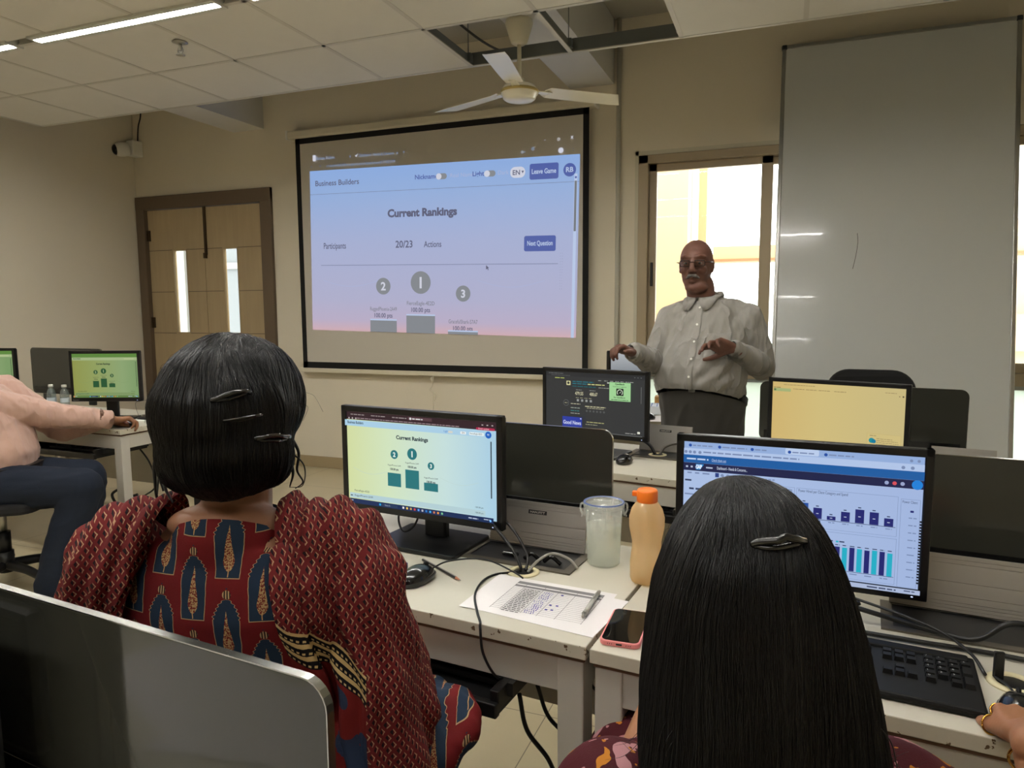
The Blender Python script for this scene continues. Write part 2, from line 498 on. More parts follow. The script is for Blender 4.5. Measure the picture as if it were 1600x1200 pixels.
bm = NB(); box(bm, (W1[0] - .045, YF - .006, W1[3] + .02), (W1[1] + .05, YF + .01, W1[3] + .05)); box(bm, (W1[0] - .045, YF - .006, .5), (W1[0] - .02, YF + .01, W1[3] + .05)); struct('trim_7', bm, mat('pale_window_surround', (206, 200, 180), .7))

# outside: neighbouring facade wing close by on the left, balcony ledge, pipe
peach_m = mat('peach_render', (212, 184, 152), .9, var=.05, bscale=8)
fac = thing('neighbouring_facade', 'peach rendered building wing seen through the left of the window', 'building', (-1.2, 7.2, 0))
bm = NB(); box(bm, (-1.8, 0, -1), (.27, .6, 5)); obj('wall', bm, peach_m, fac)
bm = NB(); box(bm, (.34, .25, -1), (.42, .33, 5)); obj('corner_post', bm, mat('tan_post', (190, 162, 126), .8), fac)  # corner post is tan in its own colour
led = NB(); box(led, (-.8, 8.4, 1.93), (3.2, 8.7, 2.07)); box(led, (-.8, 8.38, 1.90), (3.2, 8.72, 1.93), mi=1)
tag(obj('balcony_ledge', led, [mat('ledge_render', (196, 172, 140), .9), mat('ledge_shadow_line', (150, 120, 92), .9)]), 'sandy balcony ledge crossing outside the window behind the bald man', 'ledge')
fac2 = thing('apartment_facade', 'peach building with a pale balcony outside the far right window', 'building', (2.9, 9.3, 0))
bm = NB(); box(bm, (-.55, 0, -1), (2.0, .6, 2.35)); obj('wall', bm, peach_m, fac2)
bm = NB(); box(bm, (-.6, -.15, .9), (2., 0, 1.3)); obj('balcony', bm, mat('pale_balcony', (226, 186, 150), .8), fac2)

# ------------------------------------------------------------------ ceiling fittings
lamp_m = emat('led_strip', (252, 250, 244), 102., base=(230, 230, 225))
lhouse_m = mat('lamp_housing', (196, 196, 188), .5)
def strip(name='linear_ceiling_light', label='', loc=(0, 0, 0), group=None):
    l = thing(name, label, 'ceiling light', loc, 0, group)
    bm = NB(); box(bm, (-.6, -.05, 0), (.6, -.022, .012), .002); box(bm, (-.6, .022, 0), (.6, .05, .012), .002); box(bm, (-.61, -.05, .0), (-.598, .05, .05)); box(bm, (.598, -.05, .0), (.61, .05, .05)); box(bm, (-.6, -.05, .045), (.6, .05, .055)); obj('housing', bm, lhouse_m, l)
    bm = NB(); box(bm, (-.597, -.022, .003), (.597, .022, .014), .003); obj('diffuser', bm, lamp_m, l)
    return l
yl = LIGHT_ROWS[2] - .03
L0 = strip(label='long glowing linear ceiling light nearest the middle of the ceiling', loc=(-3.08, yl, ZC - .012))
dup(L0, (-4.46, yl, ZC - .012), 0, 'glowing linear ceiling light cut off at the upper left edge')
G = 'linear ceiling lights above and behind the viewer'
for x, y in ((-1.70, yl), (-.32, yl)) + tuple((x, LIGHT_ROWS[j] - .03) for j in (5, 8) for x in (-3.08, -1.70, -.32)):
    dup(L0, (x, y, ZC - .012), 0, 'linear ceiling light overhead, beyond the top of the picture', G)

sp = thing('fire_sprinkler', 'small metal fire sprinkler hanging from a white ceiling tile', 'sprinkler', (-3.02, 3.02, ZC))
bm = NB(); lathe(bm, [(0, 0), (.035, 0), (.04, -.006), (.02, -.012), (0, -.012)], 20); obj('escutcheon', bm, steel_m, sp)
bm = NB(); cyl(bm, (0, 0, -.01), (0, 0, -.045), .009, seg=12); tube(bm, [(-.012, 0, -.03), (-.016, 0, -.05), (0, 0, -.068)], .003, 6); tube(bm, [(.012, 0, -.03), (.016, 0, -.05), (0, 0, -.068)], .003, 6); obj('nozzle', bm, steel_m, sp)
bm = NB(); lathe(bm, [(0, -.07), (.022, -.07), (.022, -.066), (0, -.066)], 16); obj('deflector', bm, steel_m, sp)

fan_m = mat('ivory_fan_enamel', (228, 222, 200), .3, coat=.3)
fan = thing('ceiling_fan', 'ivory three-bladed ceiling fan hanging through the open ceiling tiles', 'ceiling fan', (-1.44, 3.88, 2.985))
bm = NB(); lathe(bm, [(0, 0), (.075, 0), (.078, -.02), (.045, -.12), (.03, -.13), (0, -.13)], 28); obj('canopy', bm, fan_m, fan)
bm = NB(); cyl(bm, (0, 0, -.12), (0, 0, -.345), .012, seg=14); lathe(bm, [(0, -.31), (.025, -.31), (.035, -.345), (0, -.345)], 20); obj('down_rod', bm, fan_m, fan)
bm = NB(); lathe(bm, [(0, -.335), (.05, -.338), (.088, -.352), (.103, -.372), (.104, -.395), (.095, -.402), (.092, -.418), (.078, -.428), (.03, -.433), (0, -.433)], 40); obj('motor_housing', bm, fan_m, fan)
bm = NB(); lathe(bm, [(.106, -.374), (.109, -.379), (.109, -.386), (.106, -.391)], 40); obj('band', bm, mat('brass_band', (190, 170, 110), .3, metal=.7), fan)
for k, a in enumerate((39, 159, 279)):
    bm = NB()
    sec = []
    for r, w, tw, dz in ((.14, .045, 0, 0), (.17, .058, 10, 0), (.3, .062, 10, -.002), (.5, .066, 9, -.004), (.58, .067, 9, -.005), (.615, .06, 9, -.005)):
        q = []
        for s in (-1, 1):
            xx = r + (.03 if s > 0 and r > .6 else 0.) - (.045 if s < 0 and r > .6 else 0)
            q.append(Vector((xx, s * w * math.cos(R(tw)), -.372 + dz + -s * w * math.sin(R(tw)))))
        sec.append(q)
    T, Bt = [], []
    for q in sec:
        T.append([bm.verts.new(v + Vector((0, 0, .0015))) for v in q]); Bt.append([bm.verts.new(v - Vector((0, 0, .0015))) for v in q])
    for i in range(len(sec) - 1):
        bm.faces.new((T[i][0], T[i + 1][0], T[i + 1][1], T[i][1])); bm.faces.new((Bt[i][1], Bt[i + 1][1], Bt[i + 1][0], Bt[i][0]))
        bm.faces.new((T[i][1], T[i + 1][1], Bt[i + 1][1], Bt[i][1])); bm.faces.new((T[i + 1][0], T[i][0], Bt[i][0], Bt[i + 1][0]))
    bm.faces.new((T[0][0], T[0][1], Bt[0][1], Bt[0][0])); bm.faces.new((T[-1][1], T[-1][0], Bt[-1][0], Bt[-1][1]))
    bl = obj('blade', bm, fan_m, fan, rot=(0, 0, R(a)))
    bm = NB(); box(bm, (.085, -.022, -.378), (.19, .022, -.372), .002)
    for yy in (-.012, .012): ellipsoid(bm, (.175, yy, -.380), (.004, .004, .002), u=8, v=6)
    obj('blade_arm', bm, fan_m, bl)

cc = thing('security_camera', 'small white dome security camera in the wall corner above the door', 'security camera', (-5.80, YF - .06, 2.90))
white_m = mat('white_plastic', (226, 224, 216), .4)
black_m = mat('black_plastic', (22, 22, 23), .38)
bm = NB(); box(bm, (0, -.05, -.07), (.09, .06, .07), .008); obj('bracket', bm, white_m, cc)
bm = NB(); Mx = Matrix.Rotation(R(-25), 4, 'Z') @ Matrix.Rotation(R(100), 4, 'X')
lathe(bm, [(0, -.02), (.06, -.02), (.066, .03), (.06, .075), (.05, .09), (.045, .09), (0, .09)], 24, Matrix.Translation((.02, -.07, -.015)) @ Mx); obj('housing', bm, white_m, cc)
bm = NB(); ellipsoid(bm, (0, 0, 0), (.05, .05, .04), Matrix.Translation((.02, -.07, -.015)) @ Mx @ Matrix.Translation((0, 0, .08))); obj('lens_dome', bm, mat('smoked_lens', (10, 10, 12), .08), cc)
bm = NB(); tube(bm, [(.05, .04, .07), (.045, .05, .14), (.06, .05, .22), (.09, .055, .32), (.09, .055, .5)], .006, 6); obj('cable', bm, black_m, cc)

# cables in the open plenum
cb = NB(); tube(cb, [(-1.78, 3.5, 2.99), (-1.66, 4.1, 2.93), (-1.45, 4.6, 3.02), (-1.3, 5.1, 3.2)], .007, 6)
tag(obj('ceiling_cable', cb, mat('dusty_cable', (60, 56, 48), .7)), 'thin dusty cable sagging inside the open ceiling gap', 'cable')

# ------------------------------------------------------------------ lighting
wd = bpy.data.worlds.new('sky'); SC.world = wd; wd.use_nodes = True
bg = wd.node_tree.nodes['Background']; bg.inputs[0].default_value = (1, .985, .96, 1); bg.inputs[1].default_value = 7.
for (x0, x1, z0, z1) in ((W1[0], W1[1], .15, W1[3]), (W2[0], W2[1], .15, W2[3]), (DR[0], DR[1], .0, DR[3])):
    ld = bpy.data.lights.new('window_portal', 'AREA'); ld.shape = 'RECTANGLE'; ld.size = x1 - x0; ld.size_y = z1 - z0; ld.cycles.is_portal = True
    lo = bpy.data.objects.new('window_portal', ld); COL.objects.link(lo); lo.location = ((x0 + x1) / 2, YF + .25, (z0 + z1) / 2); lo.rotation_euler = (R(-90), 0, 0)
# ------------------------------------------------------------------ projector screen
scr_m = mat('matt_white_screen', (200, 194, 182), .9, spec=.1)
blk_m = mat('black_screen_border', (14, 14, 15), .8)
SX0, SX1 = -3.921, -1.367
SY = YF - .07
ps = thing('projector_screen', 'pull-down projector screen with black border showing the ranking page', 'projector screen', (SX0, SY, 0))
SWD = SX1 - SX0
case_m = mat('cream_screen_casing', (214, 206, 184), .5)
bm = NB(); box(bm, (-.07, -.03, 2.825), (SWD + .05, .065, 2.89), .012); obj('casing', bm, case_m, ps)
for a in (-.075, SWD + .04):
    bm = NB(); box(bm, (a, -.034, 2.82), (a + .02, .068, 2.895), .006); obj('end_cap', bm, white_m, ps)
bm = NB(); box(bm, (0, 0, .89), (SWD, .003, 2.84)); obj('fabric', bm, scr_m, ps)
bm = NB()
for a, b_ in (((0, -.001, .89), (.045, .0, 2.83)), ((SWD - .045, -.001, .89), (SWD, .0, 2.83)), ((0, -.001, .89), (SWD, 0, .945)), ((0, -.001, 2.78), (SWD, 0, 2.83))): box(bm, a, b_)
obj('border', bm, blk_m, ps)
bm = NB(); box(bm, (-.03, -.014, .855), (SWD + .01, .014, .892), .006); obj('bottom_bar', bm, case_m, ps)
bm = NB(); tube(bm, [(1.27, -.01, .86), (1.262, -.012, .78), (1.24, -.012, .74), (1.30, -.012, .70), (1.275, -.012, .66), (1.27, -.012, .72), (1.26, -.012, .3)], .004, 6); ellipsoid(bm, (1.26, -.012, .83), (.014, .008, .02)); obj('pull_cord', bm, case_m, ps)

# the projected page: light on the screen, drawn in the page's own colours (blue sky fading to pink at the foot)
def page_mat(name, stops, horizontal, length, s=1.):
    m = emat(name, (200, 200, 200), s); t, b = nodes_of(m)
    co, x, y, z = objco(t)
    rp = t.nodes.new('ShaderNodeValToRGB')
    while len(rp.color_ramp.elements) < len(stops): rp.color_ramp.elements.new(.5)
    for e, (p, c) in zip(rp.color_ramp.elements, stops): e.position = p; e.color = (*lin(c), 1)
    t.links.new(((x if horizontal else z) / length).clamp().s, rp.inputs[0])
    t.links.new(rp.outputs[0], b.inputs['Emission Color'])
    return m
PW, PH = 2.35, 1.33
proj_bg = page_mat('projected_page', ((0, (214, 178, 186)), (.07, (192, 180, 206)), (.2, (182, 182, 212)), (.55, (172, 182, 218)), (.86, (152, 180, 226)), (1, (146, 178, 230))), False, PH, .9)
pj = lambda n, c: emat('projected_' + n, c, .9)
p_txt, p_grey, p_white, p_btn, p_card, p_line, p_pill = pj('text', (96, 98, 124)), pj('grey', (138, 142, 148)), pj('white', (214, 216, 230)), pj('button', (84, 100, 170)), pj('card', (176, 186, 222)), pj('line', (120, 128, 160)), pj('pill', (190, 206, 236))
p_glow, p_dim = pj('light_text', (150, 168, 200)), pj('dim', (120, 124, 130))
P = Pic()
P.rect(0, 0, PW, PH, proj_bg)
P.rr(.05, .60, PW - .12, PH - .26, .03, p_card) if False else None
P.text('Business Builders', .055, 1.245 - .04, .062, p_txt, bold=.012)
P.rect(0, 1.135, PW, 1.138, p_line)
P.text('Nicknames', 1.0, 1.215, .05, p_btn, bold=.02); P.rr(1.19, 1.205, 1.28, 1.25, .022, p_grey); P.disc(1.21, 1.2275, .024, p_white); P.text('Real Names', 1.31, 1.215, .045, p_card)
P.text('Light', 1.50, 1.215, .05, p_btn, bold=.02); P.rr(1.60, 1.205, 1.69, 1.25, .022, p_grey); P.disc(1.62, 1.2275, .024, p_white); P.text('Dark', 1.71, 1.215, .045, p_card)
P.rr(1.81, 1.185, 1.93, 1.265, .038, p_white); P.text('EN', 1.83, 1.207, .05, p_txt, bold=.02); P.poly([(1.90, 1.235), (1.91, 1.215), (1.92, 1.235)], p_txt)
P.rr(1.965, 1.165, 2.19, 1.28, .015, p_btn); P.text('Leave Game', 2.077, 1.207, .05, p_pill, 'c', width=.19, bold=.02)
P.disc(2.275, 1.222, .048, p_btn); P.text('RB', 2.275, 1.207, .05, p_pill, 'c', bold=.02)
P.text('Current Rankings', 1.06, .93, .084, p_txt, 'c', width=.62, bold=.045)
P.text('Participants', .13, .685, .07, p_txt, width=.22, bold=.01)
P.text('20/23', .90, .685, .078, p_txt, 'c', width=.155, bold=.015); P.text('Actions', 1.08, .685, .068, p_txt, width=.155, bold=.01)
P.rr(1.93, .64, 2.18, .755, .015, p_btn); P.text('Next Question', 2.055, .683, .05, p_pill, 'c', width=.20, bold=.02)
P.rect(.10, .545, 2.2, .549, p_line)
P.poly([(1.62, .54), (1.62, .505), (1.63, .513), (1.637, .50), (1.642, .503), (1.636, .516), (1.645, .518)], p_txt)
for k in range(24):     # faint wave line behind the rankings
    a0, a1 = k / 24, (k + 1) / 24
    zz = lambda a: .42 - .05 * math.sin(a * math.pi)
    for xo in (.12, 1.55): P.poly([(xo + a0 * .55, zz(a0)), (xo + a1 * .55, zz(a1)), (xo + a1 * .55, zz(a1) + .004), (xo + a0 * .55, zz(a0) + .004)], p_card)
for x, z, r, s in ((.71, .375, .068, '2'), (1.055, .405, .09, '1'), (1.43, .32, .063, '3')):
    P.disc(x, z, r, p_grey); P.text(s, x, z - r * .47, r * 1.35, p_white, 'c', bold=.03)
for x, zt, n in ((.71, .215, 'RuggedPhoenix-2A49'), (1.055, .265, 'FierceEagle-4E2D'), (1.43, .125, 'GracefulShark-57A7')):
    P.text(n, x, zt - .04, .045, p_dim, 'c', width=.25); P.text('100.00 pts', x, zt - .095, .05, p_txt, 'c', width=.17, bold=.015)
for x, h, w in ((.71, .095, .125), (1.055, .14, .13), (1.43, .012, .13)):
    P.rect(x - w, 0, x + w, h if h > .02 else .02, p_grey); P.rect(x - w, h if h > .02 else .02, x + w, (h if h > .02 else .02) + .012, p_pill)
P.rect(PW - .035, .0, PW - .012, PH - .14, p_pill); P.rect(PW - .032, .78, PW - .015, 1.14, p_dim); P.disc(PW - .0235, 1.165, .008, p_btn)
for k in range(14): P.text('. ' * 2, PW - .13, .36 + .02 * k, .03, p_line)
# browser bars: only their light marks show on the screen
P.text('Business Builders', .08, PH + .085, .036, p_glow, width=.18); P.rr(.045, PH + .075, .075, PH + .125, .006, p_white); P.text('x', .40, PH + .085, .04, p_glow)
P.text('Dashboard - Needs & Concerns', .50, PH + .085, .034, p_glow, width=.32); P.poly([(.455, PH + .10), (.47, PH + .085), (.49, PH + .12), (.47, PH + .10)], p_white); P.text('x', .84, PH + .085, .04, p_glow); P.text('+', .90, PH + .085, .04, p_glow)
P.text('businessbuilders.app/session/leaderboard/17AE21F9', .21, PH + .02, .034, p_glow, width=.62)
for x in (.02, .11, .18): P.text('o' if x > .15 else '<', x, PH + .02, .036, p_glow)
P.text('-', 2.08, PH + .10, .05, p_white); P.text('o', 2.18, PH + .10, .045, p_white); P.text('x', 2.28, PH + .105, .05, p_white)
P.text('o-', 1.90, PH + .025, .045, p_glow); P.text('*', 1.98, PH + .02, .07, p_glow); P.disc(2.21, PH + .03, .02, p_white); P.text(':', 2.3, PH + .02, .045, p_glow)
pic = P.build('projected_image', ps, (-3.81 - SX0, -.0016, 1.222), (0, R(1.15), 0))

# ------------------------------------------------------------------ whiteboard leaning on the wall
wb_m = mat('glossy_whiteboard', (206, 209, 208), .16, spec=.6, coat=.3)
wb_f = mat('brushed_aluminium_frame', (176, 176, 172), .3, metal=.85)
WBW = 1.30
wb = thing('whiteboard', 'tall portrait whiteboard with aluminium frame leaning between the two windows', 'whiteboard', (.568, 4.615, .005))
lean = math.atan2(.49, 3.08)
M0 = Matrix.Rotation(-lean, 4, 'X')
H = 3.10
bm = NB(); box(bm, (-WBW / 2 + .01, -.004, .01), (WBW / 2 - .01, .014, H - .01), M=M0); obj('board', bm, wb_m, wb)
bm = NB()
for a, b_ in (((-WBW / 2, -.01, 0), (-WBW / 2 + .024, .018, H)), ((WBW / 2 - .024, -.01, 0), (WBW / 2, .018, H)), ((-WBW / 2, -.01, 0), (WBW / 2, .018, .024)), ((-WBW / 2, -.01, H - .024), (WBW / 2, .018, H))): box(bm, a, b_, .004, M=M0)
obj('frame', bm, wb_f, wb)
cap_m = mat('dark_grey_cap', (60, 64, 66), .5)
for a in (-WBW / 2 - .004, WBW / 2 - .03):
    bm = NB(); box(bm, (a, -.013, H - .03), (a + .034, .02, H + .003), .008, M=M0); obj('corner_cap', bm, cap_m, wb)
bm = NB(); tube(bm, [(-.18, -.005, 1.86), (-.176, -.005, 1.80), (-.185, -.005, 1.72), (-.20, -.005, 1.64)], .0012, 4)
for v in bm.verts: v.co = M0 @ v.co
obj('pen_mark', bm, black_m, wb)

# ------------------------------------------------------------------ desks
lam_m = mat('off_white_laminate', (200, 195, 180), .32, spec=.45, var=.05, bscale=30)
edge_m = mat('worn_desk_edge', (206, 198, 172), .5); t, b = nodes_of(edge_m)
co, x, y, z = objco(t)
n = noise_n(t, co, 55, 4); n2 = noise_n(t, co, 3.5, 2)
ch = (n.gt(.62) * n2.gt(.55))
t.links.new(mixc(t, ch, (192, 186, 168), (92, 72, 46)), b.inputs['Base Color'])
leg_m = mat('white_powder_coated_steel', (192, 188, 178), .45, var=.06, bscale=40)
seam_m = mat('brown_shadow_gap', (96, 70, 52), .8)  # brown strip painted in for the shade in the gap under the tabletop
mod_m = mat('grey_laminate_modesty', (186, 180, 166), .6, var=.05)
runner_m = mat('tray_runner_steel', (60, 60, 60), .35, metal=.7)
tray_m = mat('black_tray_steel', (18, 18, 19), .35, spec=.5)
grom_m = mat('cream_grommet', (214, 204, 166), .5)

def desk(label, loc, rz, L, Dp=.6, tray=None, grommets=(), group=None, name='desk', modesty=True):
    """loc: front left corner at floor; x along the front edge, y to the back"""
    d = thing(name, label, 'desk', loc, rz, group)
    bm = NB(); box(bm, (0, 0, .722), (L, Dp, .75), .002, mi=0)
    for f in bm.faces:
        f.normal_update()
        if f.normal.y < -.9 or abs(f.normal.x) > .9: f.material_index = 1
    obj('tabletop', bm, [lam_m, edge_m], d)
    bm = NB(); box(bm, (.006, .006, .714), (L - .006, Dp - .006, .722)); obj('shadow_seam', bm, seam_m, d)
    bm = NB()
    for a, b_ in (((.06, .012, .64), (L - .06, .05, .714)), ((.06, Dp - .05, .64), (L - .06, Dp - .012, .714)), ((.012, .06, .64), (.05, Dp - .06, .714)), ((L - .05, .06, .64), (L - .012, Dp - .06, .714))): box(bm, a, b_, .002)
    obj('apron', bm, leg_m, d)
    for lx in (.008, L - .063):
        for ly in (.008, Dp - .063):
            g = NB(); box(g, (lx, ly, .012), (lx + .055, ly + .055, .714), .003); lo = obj('leg', g, leg_m, d)
            g = NB(); box(g, (lx + .004, ly + .004, 0), (lx + .051, ly + .051, .014), .003); obj('foot', g, black_m, lo)
    if modesty:
        bm = NB(); box(bm, (.063, Dp - .1, .30), (L - .063, Dp - .082, .70)); obj('modesty_panel', bm, mod_m, d)
    if tray:
        a, b_, fy = tray
        bm = NB(); box(bm, (a, fy, .592), (b_, fy + .33, .602), .002); box(bm, (a, fy - .012, .588), (b_, fy + .006, .618), .003)
        for s in (a, b_ - .02): box(bm, (s, fy, .60), (s + .02, fy + .34, .64), .002)
        tr_ = obj('keyboard_tray', bm, tray_m, d)
        for s in (a - .012, b_):
            bm = NB(); box(bm, (s, fy + .04, .612), (s + .012, fy + .45, .64)); box(bm, (s, fy + .10, .62), (s + .012, fy + .15, .714)); box(bm, (s, fy + .36, .62), (s + .012, fy + .42, .714))
            obj('tray_runner', bm, runner_m, tr_)
    for gx, gy in grommets:
        bm = NB(); lathe(bm, [(.026, 0), (.040, 0), (.040, .003), (.034, .005), (.026, .004), (.026, 0)], 28, Matrix.Translation((gx, gy, .75)))
        go = obj('grommet', bm, grom_m, d)
        bm = NB(); lathe(bm, [(0, .0006), (.0265, .0006)], 24, Matrix.Translation((gx, gy, .75))); obj('grommet_hole', bm, black_m, go)
    return d

def off(loc, rz, x, y, z=0.):
    c, s = math.cos(rz), math.sin(rz)
    return (loc[0] + c * x - s * y, loc[1] + s * x + c * y, (loc[2] if len(loc) > 2 else 0) + z)

A6 = R(-5.5)
# the row in front of the two women: seam between the two desks at (-.335, 1.268)
ND = off((-.337, 1.268, 0), A6, -1.2, 0)
d1 = desk('white desk with worn front edge carrying the ranking monitor and papers', ND, A6, 1.197, tray=(.55, 1.03, -.045), grommets=((.92, .300),))
NR = off((-.337, 1.268, 0), A6, .006, -.004)
d2 = desk('white desk carrying the spreadsheet monitor, phone and black keyboard', NR, A6, 1.25, tray=None, grommets=((.70, .20),))
# front row
FL = (-1.46, 2.845, 0); AF = R(-9)
d3 = desk('white desk with the dark-screen monitor in the front row', FL, AF, 1.2, tray=(.62, 1.12, -.02), grommets=((.895, .41),))
FR = off(FL, AF, 1.205, 0)
d4 = desk('white front-row desk under the blank yellow monitor', FR, AF, 1.3, grommets=())
# left row
LD = (-4.60, 2.83, 0)
d5 = desk('white desk with two small water bottles, leftmost row beside the man in pink', LD, R(-1.5), 1.235, Dp=.62, tray=(.50, 1.10, -.05))
d6 = desk('white desk at the far left edge under the cut-off green monitor', (-5.78, 2.86, 0), R(-1.5), 1.175, Dp=.62)
# viewer's own desk
VD = off((-.37, -.07, 0), A6, -1.15, 0)
d7 = desk('desk below the large dark panel in the bottom left foreground', VD, A6, 1.15, Dp=.56)
# teacher's table by the screen
TD = (-1.15, 4.02, 0)
d8 = desk('white table behind the standing man, holding a book and a small screen', TD, R(4), .85, Dp=.6, name='table')

# ------------------------------------------------------------------ dark glossy panels along the desk backs
pan_m = mat('dark_glossy_panel', (52, 52, 46), .08, spec=.5)
pan_low = mat('black_gloss_band', (14, 14, 15), .12)
chrome_m = mat('chrome_edge', (170, 170, 166), .22, metal=1.)
def panel(label, loc, rz, W, H0, group=None):
    p = thing('desk_partition', label, 'partition', loc, rz)
    prof = rrect(W, H0, .028, 6)
    bm = NB(); prism(bm, prof, -.004, .004, Matrix.Translation((0, 0, H0 / 2)), bevel=.0015); obj('glossy_sheet', bm, pan_m, p)
    bm = NB(); n = len(prof); o_ = rrect(W + .003, H0 + .003, .0295, 6)
    for yy0, yy1 in ((-.0048, .0048),):
        V = [[bm.verts.new((a, y, b_ + H0 / 2)) for a, b_ in q] for q, y in ((prof, yy0), (o_, yy0), (o_, yy1), (prof, yy1))]
        for k in range(n):
            for i in range(4):
                A, Bv = V[i], V[(i + 1) % 4]
                bm.faces.new((A[k], A[(k + 1) % n], Bv[(k + 1) % n], Bv[k]))
    obj('rim', bm, chrome_m, p)
    bm = NB(); box(bm, (-W / 2 + .02, -.007, .004), (W / 2 - .02, -.004, .045), .001); obj('lower_band', bm, pan_low, p)
    bm = NB()
    for s in (-1, 1): box(bm, (s * W * .32 - .03, -.004, -.065), (s * W * .32 + .03, .014, .0), .003)
    obj('bracket', bm, black_m, p)
    return p
PWID = .72
def pan_at(right, z_top, rz, label, W=PWID, H0=.262):
    c, s = math.cos(rz), math.sin(rz)
    return panel(label, (right[0] - W / 2 * c, right[1] - W / 2 * s, z_top - H0), rz, W, H0)
pan_at((-.437, 1.905), 1.062, A6, 'dark glossy panel behind the ranking monitor and lidded cup')
pan_at((1.02, 1.775), 1.062, A6, 'dark glossy panel at the right edge behind the spreadsheet monitor')
pan_at((.682, 3.245), 1.066, AF, 'dark panel with rounded corners behind the blank yellow monitor', W=.79)
pan_at((-.380, .515), 1.06, A6, 'large dark glossy panel filling the bottom left foreground', W=.74)
pan_at((-4.28, 3.463), 1.14, R(-1.5), 'black panel between the two green monitors on the left', W=.72, H0=.32)

# ------------------------------------------------------------------ silver cable boxes with open lids
sil_m = mat('silver_anodised_lid', (166, 162, 156), .4, metal=.6)
sil_d = mat('grey_box_frame', (104, 98, 88), .42, metal=.6)
def cable_box(label, loc, rz, W=.30, lid=True, plate=True, plugs=True, letters='HAN.FITT'):
    c = thing('cable_box', label, 'cable box', loc, rz)
    D0 = .155
    bm = NB(); o_, i_ = [(-W / 2, 0), (W / 2, 0), (W / 2, D0), (-W / 2, D0)], [(-W / 2 + .022, .020), (W / 2 - .022, .020), (W / 2 - .022, D0 - .012), (-W / 2 + .022, D0 - .012)]
    for k in range(4):
        a, b_, cc_, dd = o_[k], o_[(k + 1) % 4], i_[(k + 1) % 4], i_[k]
        bm.faces.new([bm.verts.new((*q, .004)) for q in (a, b_, cc_, dd)]); bm.faces.new([bm.verts.new(q) for q in ((*a, 0), (*b_, 0), (*b_, .004), (*a, .004))])
    obj('box_frame', bm, sil_d, c)
    bm = NB(); box(bm, (-W / 2 + .02, .018, .0005), (W / 2 - .02, D0 - .01, .0015)); obj('dark_well', bm, black_m, c)
    ln = R(12); Lh = .118
    Ml = Matrix.Translation((0, D0 - .012, .006)) @ Matrix.Rotation(-ln, 4, 'X')
    LW = W - .034
    bm = NB(); zs = [0, .006, .008, .013, .015, .020, .022, .034, .0355, .062, .0635, .100, .102, .109, .111, Lh]
    for a, b_ in zip(zs, zs[1:]):
        thin = (b_ - a) < .003
        box(bm, (-LW / 2, (.0025 if thin else 0), a), (LW / 2, .009, b_), M=Ml)
    li = obj('lid', bm, sil_m, c)
    if plate:
        g = NB(); box(g, (-.028, -.0008, .086), (.026, .001, .0965), M=Ml); np_ = obj('nameplate', g, black_m, li)
        g = NB(); add_text(g, letters, -.001, .0885, .008, -.0012, 0, 'c', width=.044, bold=.03, M=Ml); obj('lettering', g, mat('silver_letters', (190, 188, 180), .4), np_)
    if plugs:
        bm = NB()
        for xx in (.035, .09): tube(bm, [(xx - .022, .05, .006), (xx, .045, .022), (xx + .024, .05, .005)], .0055, 8)
        box(bm, (-.055, .05, .003), (-.01, .066, .013), .004)
        obj('plug', bm, mat('glossy_black_plug', (10, 10, 11), .2), c)
    return c
cable_box('silver cable box with open lid beside the lidded cup', (-.630, 1.625, .7505), A6, .315)
cable_box('grey cable box lid at the right edge behind the black keyboard', off(NR, A6, .80, .335, .7505), A6, .60, plate=False, plugs=False)
cable_box('silver cable box with open lid in front of the standing man', (-.515, 3.03, .7505), AF, .27, plugs=False)
cable_box('small silver cable box behind the man in pink, beside the oak door', (-3.56, 3.24, .7505), R(-1.5), .30, plugs=False)
cable_box('silver cable box lid just right of the spreadsheet monitor, on the front desk', off(FR, AF, .83, .34, .7505), AF, .24, plate=False, plugs=False)

